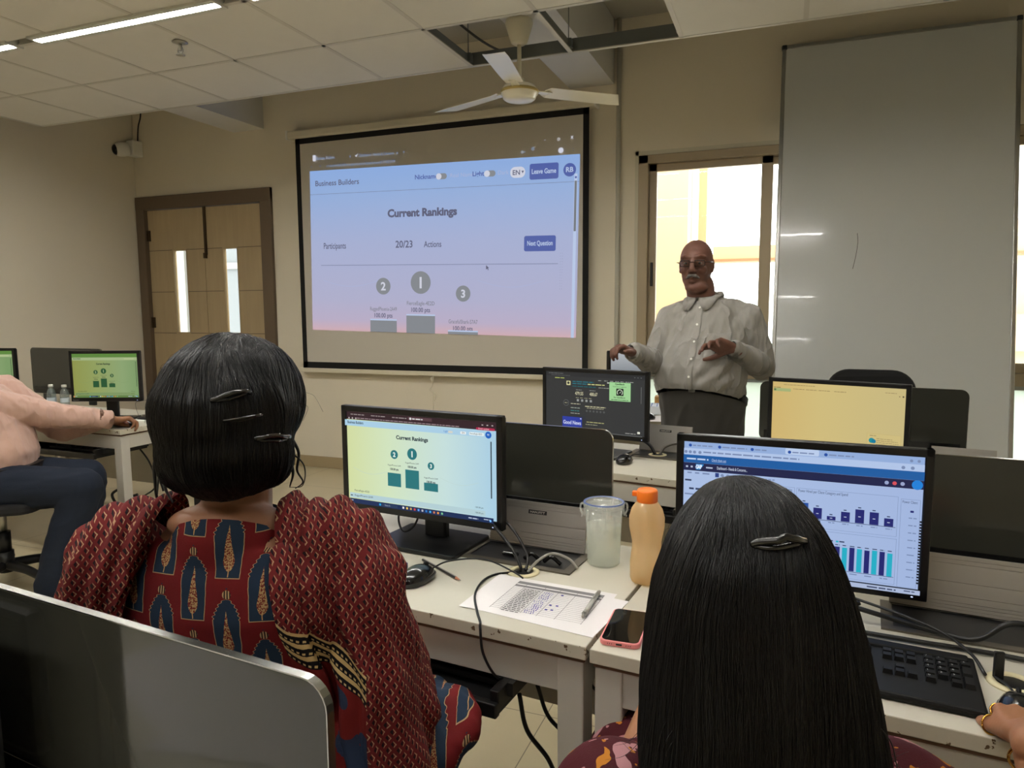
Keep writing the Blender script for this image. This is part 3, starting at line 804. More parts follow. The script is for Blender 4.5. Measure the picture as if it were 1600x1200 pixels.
# ------------------------------------------------------------------ monitors
bez_m = mat('black_monitor_plastic', (17, 17, 18), .32, bump=.02, bscale=300)
def monitor(label, left, right, z_top, H0=.305, draw=None, desk_z=.75, letters=None, chin=.024, led=True, neck_off=0., base=True):
    L_, R_ = Vector((*left, 0)), Vector((*right, 0)); W = (R_ - L_).length; rz = math.atan2(R_.y - L_.y, R_.x - L_.x)
    mid = (L_ + R_) / 2
    m = thing('monitor', label, 'monitor', (mid.x, mid.y, desk_z + .0006), rz)
    z1 = z_top - desk_z; z0 = z1 - H0; sd = .0175
    bm = NB()
    for a, b_ in (((-W / 2, 0, z0), (-W / 2 + sd, .022, z1)), ((W / 2 - sd, 0, z0), (W / 2, .022, z1)), ((-W / 2, 0, z0), (W / 2, .022, z0 + chin)), ((-W / 2, 0, z1 - sd), (W / 2, .022, z1))): box(bm, a, b_, .0025)
    box(bm, (-W / 2 + .004, .012, z0 + .004), (W / 2 - .004, .036, z1 - .004), .006)
    box(bm, (-.13, .03, z0 + .05), (.13, .06, z1 - .05), .012)
    obj('casing', bm, bez_m, m)
    sw, sh = W - 2 * sd, H0 - sd - chin
    P = Pic(); draw(P, sw, sh); so = P.build('screen', m, (-sw / 2, .004, z0 + chin))
    bm = NB(); box(bm, (-.035 + neck_off, .05, .008), (.035 + neck_off, .075, z0 + .12), .006); obj('stand_neck', bm, bez_m, m)
    if base:
        bm = NB(); prism(bm, rrect(.27, .20, .012), .0, .012, Matrix.Translation((neck_off, .03, 0)), plane='xy', bevel=.003); obj('stand_base', bm, bez_m, m)
    if letters:
        g = NB(); add_text(g, letters, -W / 2 + .012, z0 + .006, .010, -.0004, 0, 'l', width=.036, bold=.02); obj('lettering', g, mat('grey_letters', (120, 120, 118), .5), m)
    if led:
        g = NB(); ellipsoid(g, (W / 2 - .028, 0, z0 + .008), (.0025, .001, .0015), u=10, v=6); obj('power_light', g, emat('power_light', (190, 205, 255), 1.5), m)
    return m

S_ = {}
def e(c, s=1.):
    k = (c, s)
    if k not in S_: S_[k] = emat('screen_%02x%02x%02x' % c, c, s)
    return S_[k]

def scribble(P, x, z, w, h, m, n=None, r=random.Random(3)):
    """a line of text too small to read: dashes of word length"""
    c = x
    while c < x + w:
        l = min(r.uniform(1.2, 3.6) * h, x + w - c); P.rect(c, z, c + l, z + h * .55, m); c += l + h * .5

def rankings(bgm, teal, dark, bar, task, num, scroll, plain=False):
    def draw(P, W, H):
        P.rect(0, 0, W, H, bgm)
        P.rect(0, H * .915, W, H, bar)
        if not plain:
            for x in (.03, .18, .33, .47): scribble(P, W * x, H * .966, W * .10, .005, e((150, 140, 140)))
            P.rect(W * .44, H * .958, W * .60, H * .992, e((88, 62, 68))); scribble(P, W * .47, H * .967, W * .07, .0055, e((220, 220, 220))); P.disc(W * .458, H * .973, .0035, e((220, 220, 220)))
            scribble(P, W * .08, H * .93, W * .70, .0045, e((150, 130, 134))); P.rr(W * .885, H * .918, W * .998, H * .943, .003, e((176, 44, 78))); P.text('Finish update', W * .90, H * .925, .006, e((240, 200, 210)))
            for k in range(3): P.disc(W * (.03 + .025 * k), H * .934, .0025, e((190, 180, 180)))
            for k in range(3): P.rect(W * (.92 + .03 * k), H * .966, W * (.93 + .03 * k), H * .976, e((190, 180, 180)))
        P.rect(0, H * .85, W, H * .915, e((168, 205, 228)) if not plain else dark2)
        P.text('Business Builders', W * .02, H * .875, .0105, num, width=W * .115, bold=.02)
        if not plain:
            P.text('Light', W * .685, H * .868, .008, e((60, 120, 200))); P.rr(W * .712, H * .862, W * .742, H * .885, .003, e((210, 210, 200)))
            P.rr(W * .79, H * .862, W * .825, H * .89, .002, e((235, 240, 240))); P.text('EN', W * .8, H * .868, .007, num)
            P.rr(W * .845, H * .86, W * .935, H * .892, .002, e((226, 238, 240))); P.text('FierceEagle-4E2D', W * .85, H * .87, .006, num, width=W * .075); P.disc(W * .962, H * .876, .009, e((26, 96, 190))); P.text('FE', W * .962, H * .869, .007, e((230, 240, 250)), 'c')
        else:
            P.rr(W * .80, H * .868, W * .95, H * .895, .002, e((176, 190, 140)))
        P.text('Current Rankings', W * .475, H * .75, .0145, num, 'c', width=W * .215, bold=.04)
        for x, z, r, s in ((.352, .58, .0125, '2'), (.475, .605, .016, '1'), (.60, .50, .0105, '3')):
            P.disc(W * x, H * z, r, teal); P.text(s, W * x, H * z - r * .5, r * 1.4, e((226, 236, 228)) if not plain else dark2, 'c', bold=.04)
        for x, z in ((.352, .455), (.475, .50), (.60, .365)):
            P.text('RuggedPhoenix-2A49', W * x, H * z, .006, num, 'c', width=W * .09); P.text('100.00 pts', W * x, H * (z - .045), .0085, num, 'c', width=W * .058, bold=.03)
        for x, z0, z1 in ((.352, .235, .38), (.475, .235, .435), (.60, .235, .32)): P.rect(W * (x - .046), H * z0, W * (x + .046), H * z1, teal)
        for k in range(20):
            for xo in (.06, .66):
                zz = lambda a: H * (.39 - .05 * math.sin(a * math.pi)); a0, a1 = k / 20, (k + 1) / 20
                P.poly([(W * (xo + a0 * .25), zz(a0)), (W * (xo + a1 * .25), zz(a1)), (W * (xo + a1 * .25), zz(a1) + .0008), (W * (xo + a0 * .25), zz(a0) + .0008)], e((188, 210, 206)) if not plain else scroll)
        P.text('FierceEagle-4E2D', W * .075, H * .135, .0075, num); P.rect(W * .04, H * .06, W * .95, H * .115, e((178, 206, 212)) if not plain else scroll)
        P.text('RuggedPhoenix-2A49', W * .075, H * .08, .0075, num); scribble(P, W * .045, H * .08, .008, .005, num); P.text('100.00 pts', W * .89, H * .135, .006, num); P.text('100.00 pts', W * .89, H * .08, .006, num)
        P.rect(W * .985, H * .25, W * .992, H * .82, num)
        if task:
            P.rect(0, 0, W, H * .052, task)
            cols = [(230, 230, 235), (240, 200, 90), (200, 160, 90), (210, 70, 70), (90, 150, 230), (180, 180, 190), (40, 120, 200), (60, 170, 230), (200, 120, 80), (230, 150, 60), (120, 190, 140)]
            for k, c in enumerate(cols): P.rr(W * (.415 + .026 * k), H * .015, W * (.427 + .026 * k), H * .038, .0015, e(c))
            P.rr(W * .255, H * .015, W * .268, H * .038, .001, e((40, 160, 220))); P.rr(W * .275, H * .012, W * .385, H * .042, .003, e((40, 58, 92))); P.text('Search', W * .295, H * .019, .007, e((150, 160, 180)))
            P.disc(W * .018, H * .028, .004, e((230, 110, 70))); scribble(P, W * .03, H * .03, W * .04, .004, e((190, 200, 220))); scribble(P, W * .85, H * .022, W * .06, .005, e((190, 200, 220))); scribble(P, W * .945, H * .03, W * .04, .004, e((190, 200, 220))); P.disc(W * .985, H * .026, .003, e((120, 190, 250)))
    return draw
dark2 = e((160, 178, 130))
near_bg = page_mat('ranking_page', ((0, (208, 218, 160)), (.3, (208, 226, 190)), (.7, (196, 222, 220)), (1, (170, 206, 226))), True, .475)  # viewing-angle shift, yellow-green to blue, painted into the page colours
monitor('black monitor showing a teal ranking chart in front of the woman in red', (-1.188, 1.713), (-.668, 1.659), 1.125, .302,
        rankings(near_bg, e((38, 116, 122)), None, e((52, 34, 40)), e((24, 44, 86)), e((38, 54, 66)), None), letters='Bestview', neck_off=.02)
grn_bg = page_mat('green_tinted_page', ((0, (140, 146, 76)), (.35, (142, 156, 94)), (.75, (136, 160, 112)), (1, (120, 150, 100))), True, .39)
grn = rankings(grn_bg, e((38, 82, 50)), None, e((92, 132, 62)), e((96, 124, 70)), e((50, 66, 48)), e((122, 146, 96)), plain=True)
monitor('black monitor with a green-tinted ranking page, right one of the left row', (-3.93, 2.955), (-3.54, 3.105), 1.163, .300, grn, desk_z=.75, letters='Bestview')
monitor('black monitor with a green-tinted page cut off by the left picture edge', (-4.99, 2.91), (-4.55, 3.06), 1.165, .300, grn, letters=None)

def dark_page(P, W, H):
    P.rect(0, 0, W, H, e((52, 53, 54)))
    P.rect(0, H * .925, W, H, e((44, 45, 47))); scribble(P, W * .03, H * .965, W * .16, .005, e((110, 112, 112))); scribble(P, W * .06, H * .935, W * .2, .004, e((96, 98, 98)))
    for k in range(3): P.rect(W * (.90 + .03 * k), H * .955, W * (.912 + .03 * k), H * .965, e((110, 112, 112)))
    scribble(P, W * .10, H * .885, W * .10, .0075, e((168, 176, 96)))
    for x in (.55, .61, .67, .72, .77, .82, .86): scribble(P, W * x, H * .875, W * .035, .0055, e((150, 152, 146)))
    P.rr(W * .225, H * .775, W * .268, H * .85, .002, e((206, 202, 150))); P.disc(W * .246, H * .815, .006, e((52, 53, 54)))
    for z, w, c in ((.835, .22, (38, 110, 124)), (.80, .16, (38, 110, 124)), (.755, .24, (30, 92, 100))): scribble(P, W * .29, H * z, W * w, .008, e(c))
    scribble(P, W * .45, H * .80, W * .17, .008, e((196, 196, 130))); scribble(P, W * .56, H * .755, W * .12, .005, e((150, 152, 146))); P.rr(W * .645, H * .845, W * .665, H * .86, .001, e((220, 220, 210)))
    P.text('479.55', W * .32, H * .615, .021, e((196, 192, 160)), width=W * .085, bold=.02); P.text('488.67', W * .47, H * .615, .021, e((196, 192, 160)), width=W * .08, bold=.02)
    for x in (.33, .47): scribble(P, W * x, H * .70, W * .06, .004, e((150, 152, 146)))
    for k in range(4): P.rr(W * (.34 + .045 * k), H * .505, W * (.362 + .045 * k), H * .545, .002, e((150, 152, 150))); scribble(P, W * (.33 + .045 * k), H * .565, W * .03, .0035, e((180, 176, 140)))
    P.disc(W * .23, H * .47, .014, e((110, 112, 112))); P.disc(W * .23, H * .47, .0125, e((52, 53, 54))); scribble(P, W * .215, H * .465, W * .03, .004, e((190, 186, 150)))
    for z, w, c in ((.455, .1, (180, 176, 150)), (.385, .1, (150, 160, 150)), (.335, .09, (60, 130, 130)), (.29, .1, (150, 152, 146))): scribble(P, W * .28, H * z, W * w, .006, e(c))
    scribble(P, W * .43, H * .425, W * .21, .007, e((190, 186, 150))); scribble(P, W * .45, H * .40, W * .17, .005, e((170, 166, 140)))
    for k in range(6): P.disc(W * (.45 + .035 * k), H * .355, .0045, e((88, 90, 90)))
    scribble(P, W * .45, H * .16, W * .18, .006, e((180, 176, 120))); scribble(P, W * .44, H * .12, W * .12, .005, e((160, 160, 130))); P.disc(W * .61, H * .06, .004, e((210, 200, 110))); scribble(P, W * .44, H * .05, W * .10, .004, e((140, 140, 130)))
    P.rect(W * .20, H * .055, W * .405, H * .235, e((44, 60, 158))); P.text('Good News', W * .302, H * .105, .024, e((206, 212, 240)), 'c', width=W * .185, bold=.02); P.rr(W * .385, H * .205, W * .40, H * .22, .001, e((220, 220, 230)))
    scribble(P, W * .20, H * .03, W * .21, .005, e((120, 122, 120)))
    P.rect(W * .68, H * .565, W * .885, H * .875, e((158, 208, 148))); P.text('OpenBench', W * .78, H * .835, .010, e((40, 70, 40)), 'c', width=W * .09, bold=.03); P.text('Performance suggestion', W * .78, H * .795, .008, e((50, 90, 50)), 'c', width=W * .13)
    P.rr(W * .748, H * .655, W * .818, H * .775, .002, e((24, 30, 26))); P.disc(W * .783, H * .71, .0135, e((210, 226, 200))); P.disc(W * .783, H * .71, .0105, e((24, 30, 26))); P.rect(W * .765, H * .66, W * .80, H * .685, e((24, 30, 26))); P.poly([(W * .779, H * .70), (W * .795, H * .735), (W * .786, H * .697)], e((210, 226, 200)))
    P.text('For OpenBench', W * .78, H * .615, .009, e((40, 70, 40)), 'c', width=W * .11, bold=.02); scribble(P, W * .70, H * .58, W * .165, .005, e((60, 100, 60)))
    P.rect(W * .985, H * .55, W * .988, H * .82, e((130, 132, 130)))
    P.rect(0, 0, W, .0035, e((96, 98, 98))); scribble(P, W * .84, H * .035, W * .10, .006, e((150, 150, 146))); P.rr(W * .955, H * .05, W * .98, H * .085, .001, e((226, 226, 210)))
monitor('black monitor with a dark page and a green notice in the front row', (-1.035, 3.075), (-.530, 2.965), 1.130, .300, dark_page, neck_off=0)

yel_bg = page_mat('pale_yellow_page', ((0, (206, 178, 112)), (.4, (206, 186, 124)), (1, (198, 182, 128))), True, .48)
def yellow_page(P, W, H):
    P.rect(0, 0, W, H, yel_bg)
    scribble(P, W * .09, H * .955, W * .25, .004, e((150, 128, 80))); scribble(P, W * .01, H * .905, W * .06, .005, e((130, 112, 74)))
    P.rr(W * .01, H * .85, W * .15, H * .90, .002, e((164, 176, 118))); P.rect(W * .012, H * .86, W * .03, H * .89, e((96, 112, 70)))
    for x in (.17, .27, .37, .49): scribble(P, W * x, H * .895, W * .09, .004, e((140, 120, 80)))
    scribble(P, W * .86, H * .925, W * .08, .004, e((150, 130, 90))); P.disc(W * .985, H * .885, .003, e((70, 60, 50))); P.disc(W * .96, H * .885, .002, e((120, 100, 70)))
    P.rect(W * .745, H * .02, W * .985, H * .31, e((190, 168, 108))); P.rect(W * .747, H * .023, W * .983, H * .307, e((204, 186, 126)))
    P.disc(W * .78, H * .205, .010, e((26, 140, 150))); P.disc(W * .795, H * .195, .008, e((20, 120, 150)))
    scribble(P, W * .765, H * .275, W * .05, .004, e((140, 120, 80)))
    for k in range(5): scribble(P, W * .815, H * (.235 - .028 * k), W * (.11, .15, .155, .13, .09)[k], .004, e((150, 132, 92)))
    scribble(P, W * .755, H * .085, W * .09, .004, e((120, 100, 70))); scribble(P, W * .765, H * .05, W * .04, .004, e((100, 84, 60)))
monitor('black monitor with a nearly blank pale yellow page in the front row', (-.062, 3.145), (.442, 2.985), 1.106, .300, yellow_page)

def dash_page(P, W, H):
    page = page_mat('dashboard_page', ((0, (170, 190, 226)), (.5, (166, 186, 224)), (1, (160, 180, 220))), True, .5)
    ink, navy, cyan = e((52, 64, 96)), e((38, 42, 110)), e((40, 172, 196)); soft = e((120, 138, 176))
    P.rect(0, 0, W, H, page)
    P.rect(0, H * .945, W, H, e((146, 172, 216))); P.rr(W * .45, H * .95, W * .59, H, .003, e((186, 204, 234)))
    for x, w in ((.04, .09), (.175, .11), (.32, .05), (.48, .09), (.63, .10)): P.disc(W * (x - .012), H * .97, .0035, e((40, 80, 160))); scribble(P, W * x, H * .965, W * w, .0052, soft)
    for k in range(2): P.disc(W * (.95 + .028 * k), H * .97, .003, soft)
    P.rect(0, H * .895, W, H * .945, e((176, 196, 230))); scribble(P, W * .09, H * .915, W * .42, .006, soft)
    for x in (.01, .03, .05, .075, .92, .955): P.disc(W * x, H * .918, .0035, soft)
    P.rect(0, H * .83, W, H * .895, e((32, 92, 160))); scribble(P, W * .015, H * .856, W * .10, .0065, e((190, 208, 236))); P.text('Check them out', W * .13, H * .853, .0085, e((190, 208, 236)), width=W * .065); P.rect(W * .13, H * .848, W * .195, H * .8495, e((190, 208, 236)))
    P.rect(0, H * .765, W, H * .83, e((34, 38, 74)))
    P.poly([(W * .058, H * .776), (W * .078, H * .776), (W * .095, H * .822), (W * .058, H * .822)], e((60, 150, 220))); P.text('SAP', W * .06, H * .785, .0125, e((236, 242, 250)), width=W * .026, bold=.05)
    scribble(P, W * .105, H * .792, W * .03, .006, e((176, 188, 214))); P.text('Dashboard - Needs & Concerns...', W * .155, H * .79, .0095, e((196, 206, 226)), width=W * .135, bold=.01)
    for k in range(3): P.rect(W * (.012 + .022 * k), H * .79, W * (.022 + .022 * k), H * .805, e((176, 188, 214)))
    for k in range(3): P.disc(W * (.86 + .03 * k), H * .797, .004, e((150, 162, 200) if k != 1 else (210, 80, 90)))
    P.disc(W * .975, H * .797, .010, e((34, 128, 214)))
    for x, w in ((.02, .02), (.055, .02), (.09, .035)): scribble(P, W * x, H * .742, W * w, .006, soft)
    P.rr(W * .148, H * .727, W * .165, H * .762, .001, e((44, 66, 130)))
    for k in range(3): P.disc(W * (.18 + .025 * k), H * .745, .0035, soft)
    P.text('Chart Scenarios', W * .255, H * .735, .010, ink, width=W * .06); scribble(P, W * .33, H * .74, W * .08, .005, soft)
    scribble(P, W * .01, H * .68, W * .03, .007, ink); scribble(P, W * .03, H * .61, W * .085, .008, ink); scribble(P, W * .01, H * .565, W * .12, .006, soft); scribble(P, W * .02, H * .43, W * .05, .008, ink); scribble(P, W * .01, H * .30, W * .04, .007, soft)
    def card(a, b_, c, d): P.rect(W * a - .0006, H * b_ - .0006, W * c + .0006, H * d + .0006, soft); P.rect(W * a, H * b_, W * c, H * d, page)
    card(.42, .42, .495, .70); P.text('Power Rating', W * .43, H * .672, .008, ink, width=W * .055)
    card(.505, .40, .905, .70); P.text('Power Hired per Client Category and Spend', W * .512, H * .672, .009, ink, width=W * .20)
    for k, h in enumerate((.115, .085, .03, .075, .105, .095, .06)):
        x = .52 + .056 * k; P.rect(W * x, H * .475, W * (x + .035), H * (.475 + h), navy if k else e((36, 80, 160))); scribble(P, W * (x + .01), H * (.485 + h), W * .012, .004, ink); scribble(P, W * (x + .006), H * .452, W * .025, .004, soft); scribble(P, W * (x + .012), H * (.475 + h * .45), W * .01, .003, e((180, 190, 220)))
    P.rect(W * .512, H * .471, W * .90, H * .475, ink)
    card(.42, .04, .905, .385); P.text('Power Hired per Channel and Spend', W * .43, H * .355, .009, ink, width=W * .19)
    P.rr(W * .615, H * .312, W * .626, H * .325, .001, navy); scribble(P, W * .63, H * .315, W * .03, .005, ink); P.rr(W * .672, H * .312, W * .683, H * .325, .001, cyan); scribble(P, W * .686, H * .315, W * .02, .005, ink)
    for k in range(16):
        x = .435 + .0292 * k; P.rect(W * x, H * .105, W * (x + .020), H * (.285 + .004 * math.sin(k * 2.)), (navy, cyan)[k % 2]); scribble(P, W * (x + .001), H * .295, W * .018, .0035, ink)
        if k % 2 == 0: scribble(P, W * (x + .004), H * .08, W * .03, .004, soft)
    P.rect(W * .43, H * .1015, W * .90, H * .105, ink)
    card(.915, .04, .985, .70); P.text('Power Client', W * .92, H * .672, .008, ink, width=W * .055); P.rr(W * .95, H * .605, W * .963, H * .62, .001, navy)
    for k in range(9): scribble(P, W * .945, H * (.56 - .055 * k), W * .03, .004, soft)
    for k in range(22): P.rect(W * .985, H * (.08 + .022 * k), W * .993, H * (.093 + .022 * k), e((20, 22, 30)))
    P.rect(W * .42, H * .012, W * .86, H * .018, soft)
    P.rect(0, 0, W, H * .005, page)
    P.rect(0, -.0, W, H * .0, page) if False else None
    P.rect(0, 0, W, H * .035, e((170, 184, 214))); scribble(P, W * .80, H * .012, W * .11, .0055, e((70, 80, 110))); scribble(P, W * .94, H * .018, W * .04, .004, e((70, 80, 110)))
monitor('large black monitor with a blue bar chart dashboard behind the woman with long hair', (-.229, 1.655), (.291, 1.632), 1.108, .322, dash_page, neck_off=-.12)
# edge of the viewer's own monitor at the left
def plain_page(P, W, H): P.rect(0, 0, W, H, e((40, 44, 48)))
monitor('black monitor edge at the bottom left corner of the picture', (-1.275, .505), (-.806, .462), 1.062, .302, plain_page, led=False)
# small grey screen standing on the teacher's table
def grey_page(P, W, H): P.rect(0, 0, W, H, page_mat('pale_grey_page', ((0, (118, 124, 132)), (.5, (146, 152, 158)), (1, (196, 200, 204))), False, .26, .8))
monitor('small screen with pale grey page on the table left of the standing man', (-1.01, 4.27), (-.80, 4.47), 1.135, .29, grey_page, led=False)
# ------------------------------------------------------------------ keyboards and mice
key_m = mat('black_keycap', (13, 13, 13), .55, spec=.3)
kb_m = mat('black_keyboard_body', (17, 17, 17), .6, spec=.3)
leg_txt = mat('key_legend', (200, 200, 196), .5)
def keyboard(label, loc, rz, tilt=0., rest=.0):
    k = thing('keyboard', label, 'keyboard', loc, rz)
    W, D0 = .45, .145
    bm = NB(); box(bm, (-W / 2, -rest, 0), (W / 2, D0, .014), .005); box(bm, (-W / 2 + .01, D0 - .03, .010), (W / 2 - .01, D0 - .004, .019), .004); obj('body', bm, kb_m, k)
    keys, leg = NB(), NB()
    rows = ['1234567890-=', 'QWERTYUIOP[]', "ASDFGHJKL;'", 'ZXCVBNM,./']
    def key(x, y, w=.0165, c=None, h=.0155):
        t = bmesh.new(); bmesh.ops.create_cube(t, size=1)
        for v in t.verts:
            s = .78 if v.co.z > 0 else 1.
            v.co = Vector((x + v.co.x * w * s, y + v.co.y * h * s, .0175 + v.co.z * .009))
        join(keys, t)
        if c:
            Mt = Matrix.Translation((x, y, .02225)) @ Matrix.Rotation(R(-90), 4, 'X')
            add_text(leg, c, -.004, .001, .0075, 0, 0, 'l', M=Mt)
    for j, rw in enumerate(rows):
        for i, c in enumerate(rw): key(-.195 + .019 * i + .006 * j, .096 - .019 * j, c=c)
    for i in range(13): key(-.21 + .0195 * i, .125, .0155, h=.012)
    key(-.205, .115 - .019 * 4, .024); key(-.10, .020, .11); key(-.02, .020, .022); key(.03, .020, .022); key(-.175, .020, .022); key(.045, .058, .036); key(.045, .039, .036); key(.045, .096, .03); key(-.212, .077, .02); key(-.212, .058, .024)
    for i in range(3):
        for j in range(2): key(.085 + .019 * i, .096 - .019 * j)
        key(.085 + .019 * i, .020)
    key(.104, .039)
    for j, rw in enumerate(('789', '456', '123', '0')):
        for i, c in enumerate(rw): key(.150 + .019 * i, .077 - .019 * j, c=c)
    for i, c in enumerate('/*-+'): key(.150 + .019 * min(i, 3), .096, c=c)
    key(.207, .068, h=.034); key(.207, .030, h=.034); key(.188, .020)
    obj('keys', keys, key_m, k); obj('key_legends', leg, leg_txt, k)
    if tilt: k.rotation_euler = (tilt, 0, rz)
    return k
keyboard('black keyboard on the pull-out tray under the ranking monitor desk', off(ND, A6, .785, .03, .603), A6)
keyboard('black keyboard with wrist rest on the desk right of the long black hair', (.098, 1.325, .7508), R(-6), rest=.055)
keyboard('black keyboard on the pull-out tray beside the man in pink', off(LD, R(-1.5), .83, .03, .603), R(-1.5))
keyboard('black keyboard on the front-row tray behind the orange bottle', off(FL, AF, .87, .03, .603), AF)

mouse_m = mat('glossy_black_mouse', (16, 16, 18), .22, coat=.4)
def mouse(label, loc, rz, cord=None, s=1.):
    m = thing('computer_mouse', label, 'mouse', loc, rz)
    bm = NB()
    prof = [(1.0, .003), (1.02, .010), (.97, .016), (.90, .021)]
    t = bmesh.new(); bmesh.ops.create_uvsphere(t, u_segments=28, v_segments=16, radius=1)
    for v in t.verts:
        x, y, z = v.co
        x *= .031 * (1 - .10 * y); y2 = y * .057
        z2 = max(z, 0) ** .8 * .036 * (1 - .18 * (y + .2) ** 2) if z > 0 else z * .004
        v.co = Vector((x, y2, z2 + .004))
    for f in t.faces: f.smooth = True
    join(bm, t); obj('shell', bm, mouse_m, m)
    bm = NB(); t = bmesh.new(); bmesh.ops.create_uvsphere(t, u_segments=24, v_segments=8, radius=1)
    for v in t.verts: v.co = Vector((v.co.x * .0318, v.co.y * .0578, .010 + v.co.z * .0015))
    join(bm, t); obj('side_band', bm, mat('satin_mouse_band', (30, 30, 32), .5), m)
    bm = NB(); cyl(bm, (-.003, .030, .030), (.003, .030, .030), .008, seg=16); obj('scroll_wheel', bm, kb_m, m)
    if cord:
        bm = NB(); tube(bm, cord, .0021, 6); obj('cord', bm, black_m, m)
    return m
mouse('glossy black mouse on the desk beside the striped pencil', (-.803, 1.452, .7505), R(-10), [(0, .055, .014), (.02, .10, .022), (.10, .135, .030), (.18, .14, .012), (.212, .135, .003)])
mouse('black mouse on the front-row desk left of the silver cable box', (-.615, 2.905, .7505), R(-8), [(0, .055, .014), (.01, .09, .02), (.02, .14, .01), (.0, .19, .005)])
mouse('black mouse under the hand with the gold bangle', (.363, 1.272, .7505), R(-9), [(0, .055, .014), (-.01, .09, .012), (-.025, .13, .004)])
mouse('black mouse under the hand of the man in pink', (-3.47, 2.915, .7505), R(-60))
mouse('black mouse on white papers beside the standing man', (-.745, 4.11, .7525), R(70), s=1.2)

# ------------------------------------------------------------------ things on the near desks
def paper_mat():
    m = mat('white_paper', (226, 222, 222), .75); return m
pap_m = paper_mat(); ink_g = mat('grey_table_band', (128, 126, 128), .8); ink_k = mat('black_print', (58, 56, 60), .8); ink_b = mat('blue_ballpoint', (52, 50, 150), .7)
sheet = thing('printed_sheet', 'printed attendance sheet with blue handwriting lying at the desk seam', 'paper', (-.494, 1.445, .7508), R(-4))
SWp, SHp = .297, .205
def zs_(x, y): return .0006 + .034 * max(0, -x - .085) ** 1.35 * (1.2 + 3 * (y + .1)) + .0
bm = NB(); nx, ny = 36, 14
g = [[bm.verts.new((-SWp / 2 + SWp * i / nx, -SHp / 2 + SHp * j / ny, zs_(-SWp / 2 + SWp * i / nx, -SHp / 2 + SHp * j / ny))) for j in range(ny + 1)] for i in range(nx + 1)]
for i in range(nx):
    for j in range(ny): bm.faces.new((g[i][j], g[i + 1][j], g[i + 1][j + 1], g[i][j + 1])).smooth = True
so = obj('sheet', bm, pap_m, sheet)
bm = NB()
def ink(x0, y0, x1, y1, mi, n=18):
    for k in range(n):
        a, b_ = x0 + (x1 - x0) * k / n, x0 + (x1 - x0) * (k + 1) / n
        f = bm.faces.new([bm.verts.new((q[0], q[1], zs_(*q) + .0006)) for q in ((a, y0), (b_, y0), (b_, y1), (a, y1))]); f.material_index = mi
ink(-.085, .068, .125, .083, 0); ink(-.085, .052, .125, .062, 0)
for k in range(15): ink(-.085, .048 - .0088 * k, .125, .0487 - .0088 * k, 1)
for x in (-.085, -.06, -.012, .025, .066, .125): ink(x - .0004, -.08, x + .0004, .083, 1, 1)
for k in range(15):
    c = -.057
    while c < -.018:
        l = rnd.uniform(.004, .012); ink(c, .0415 - .0088 * k, min(c + l, -.016), .0445 - .0088 * k, 1, 1); c += l + .002
for k in range(14):
    x, y = -.006 + rnd.uniform(-.003, .004), .042 - .0088 * k
    for q in range(5): ink(x + q * .005, y - rnd.uniform(0, .004), x + q * .005 + .0022, y + rnd.uniform(.001, .004), 2, 1)
for x, y in ((.035, .04), (.03, -.02), (.045, -.018), (.03, -.045), (.042, -.042)): ink(x, y, x + .006, y + .006, 2, 1)
obj('print', bm, [ink_g, ink_k, ink_b], sheet)
bm = NB(); box(bm, (-.148, -.1, 0), (.148, .1, .0006)); o = obj('paper_sheet', bm, pap_m, None, (-.468, 1.432, .7503), (0, 0, R(-9))); tag(o, 'plain white sheet showing beneath the printed attendance sheet', 'paper')

clear_m = mat('clear_plastic', (240, 240, 240), .08, trans=.9, ior=1.3)
pen = thing('pen', 'clear silver ballpoint pen lying across the printed sheet', 'pen', (-.377, 1.455, .7586), R(90))
bm = NB(); cyl(bm, (-.06, 0, 0), (.045, 0, 0), .0052, seg=14); obj('barrel', bm, mat('grey_clear_barrel', (186, 186, 178), .25), pen)
bm = NB(); cyl(bm, (-.075, 0, 0), (-.06, 0, 0), .0025, .0052, 12); cyl(bm, (-.062, 0, 0), (-.05, 0, 0), .0056, seg=14); obj('tip', bm, steel_m, pen)
bm = NB(); cyl(bm, (.045, 0, 0), (.066, 0, 0), .0054, .004, 14); obj('push_button', bm, steel_m, pen)
bm = NB(); box(bm, (.01, -.0015, .005), (.055, .0015, .0072), .0007); obj('clip', bm, steel_m, pen)

pc = thing('pencil', 'dark striped pencil with its sharpened end toward the printed sheet', 'pencil', (-.782, 1.53, .7542), math.atan2(1.482 - 1.577, -.705 + .859))
bm = NB(); cyl(bm, (-.088, 0, 0), (.07, 0, 0), .0037, seg=6, smooth=False)
for k, f in enumerate(bm.faces): f.material_index = k % 2
obj('shaft', bm, [mat('pencil_black', (30, 28, 30), .35), mat('pencil_grey', (120, 116, 112), .4)], pc)
bm = NB(); cyl(bm, (.07, 0, 0), (.086, 0, 0), .0037, .0011, 12); obj('sharpened_wood', bm, mat('pencil_wood', (206, 136, 104), .7), pc)
bm = NB(); cyl(bm, (.086, 0, 0), (.091, 0, 0), .0011, .0003, 8); obj('lead', bm, black_m, pc)

bx = thing('blue_case', 'small dark blue box by the sleeve of the woman in red', 'box', (-.918, 1.50, .7503), R(-14))
bm = NB(); box(bm, (-.045, -.03, 0), (.045, .03, .016), .003); obj('base', bm, mat('navy_plastic', (34, 44, 110), .3), bx)
bm = NB(); box(bm, (-.038, -.024, .016), (.038, .024, .018), .001); obj('lid_inset', bm, mat('blue_plastic', (52, 68, 150), .3), bx)

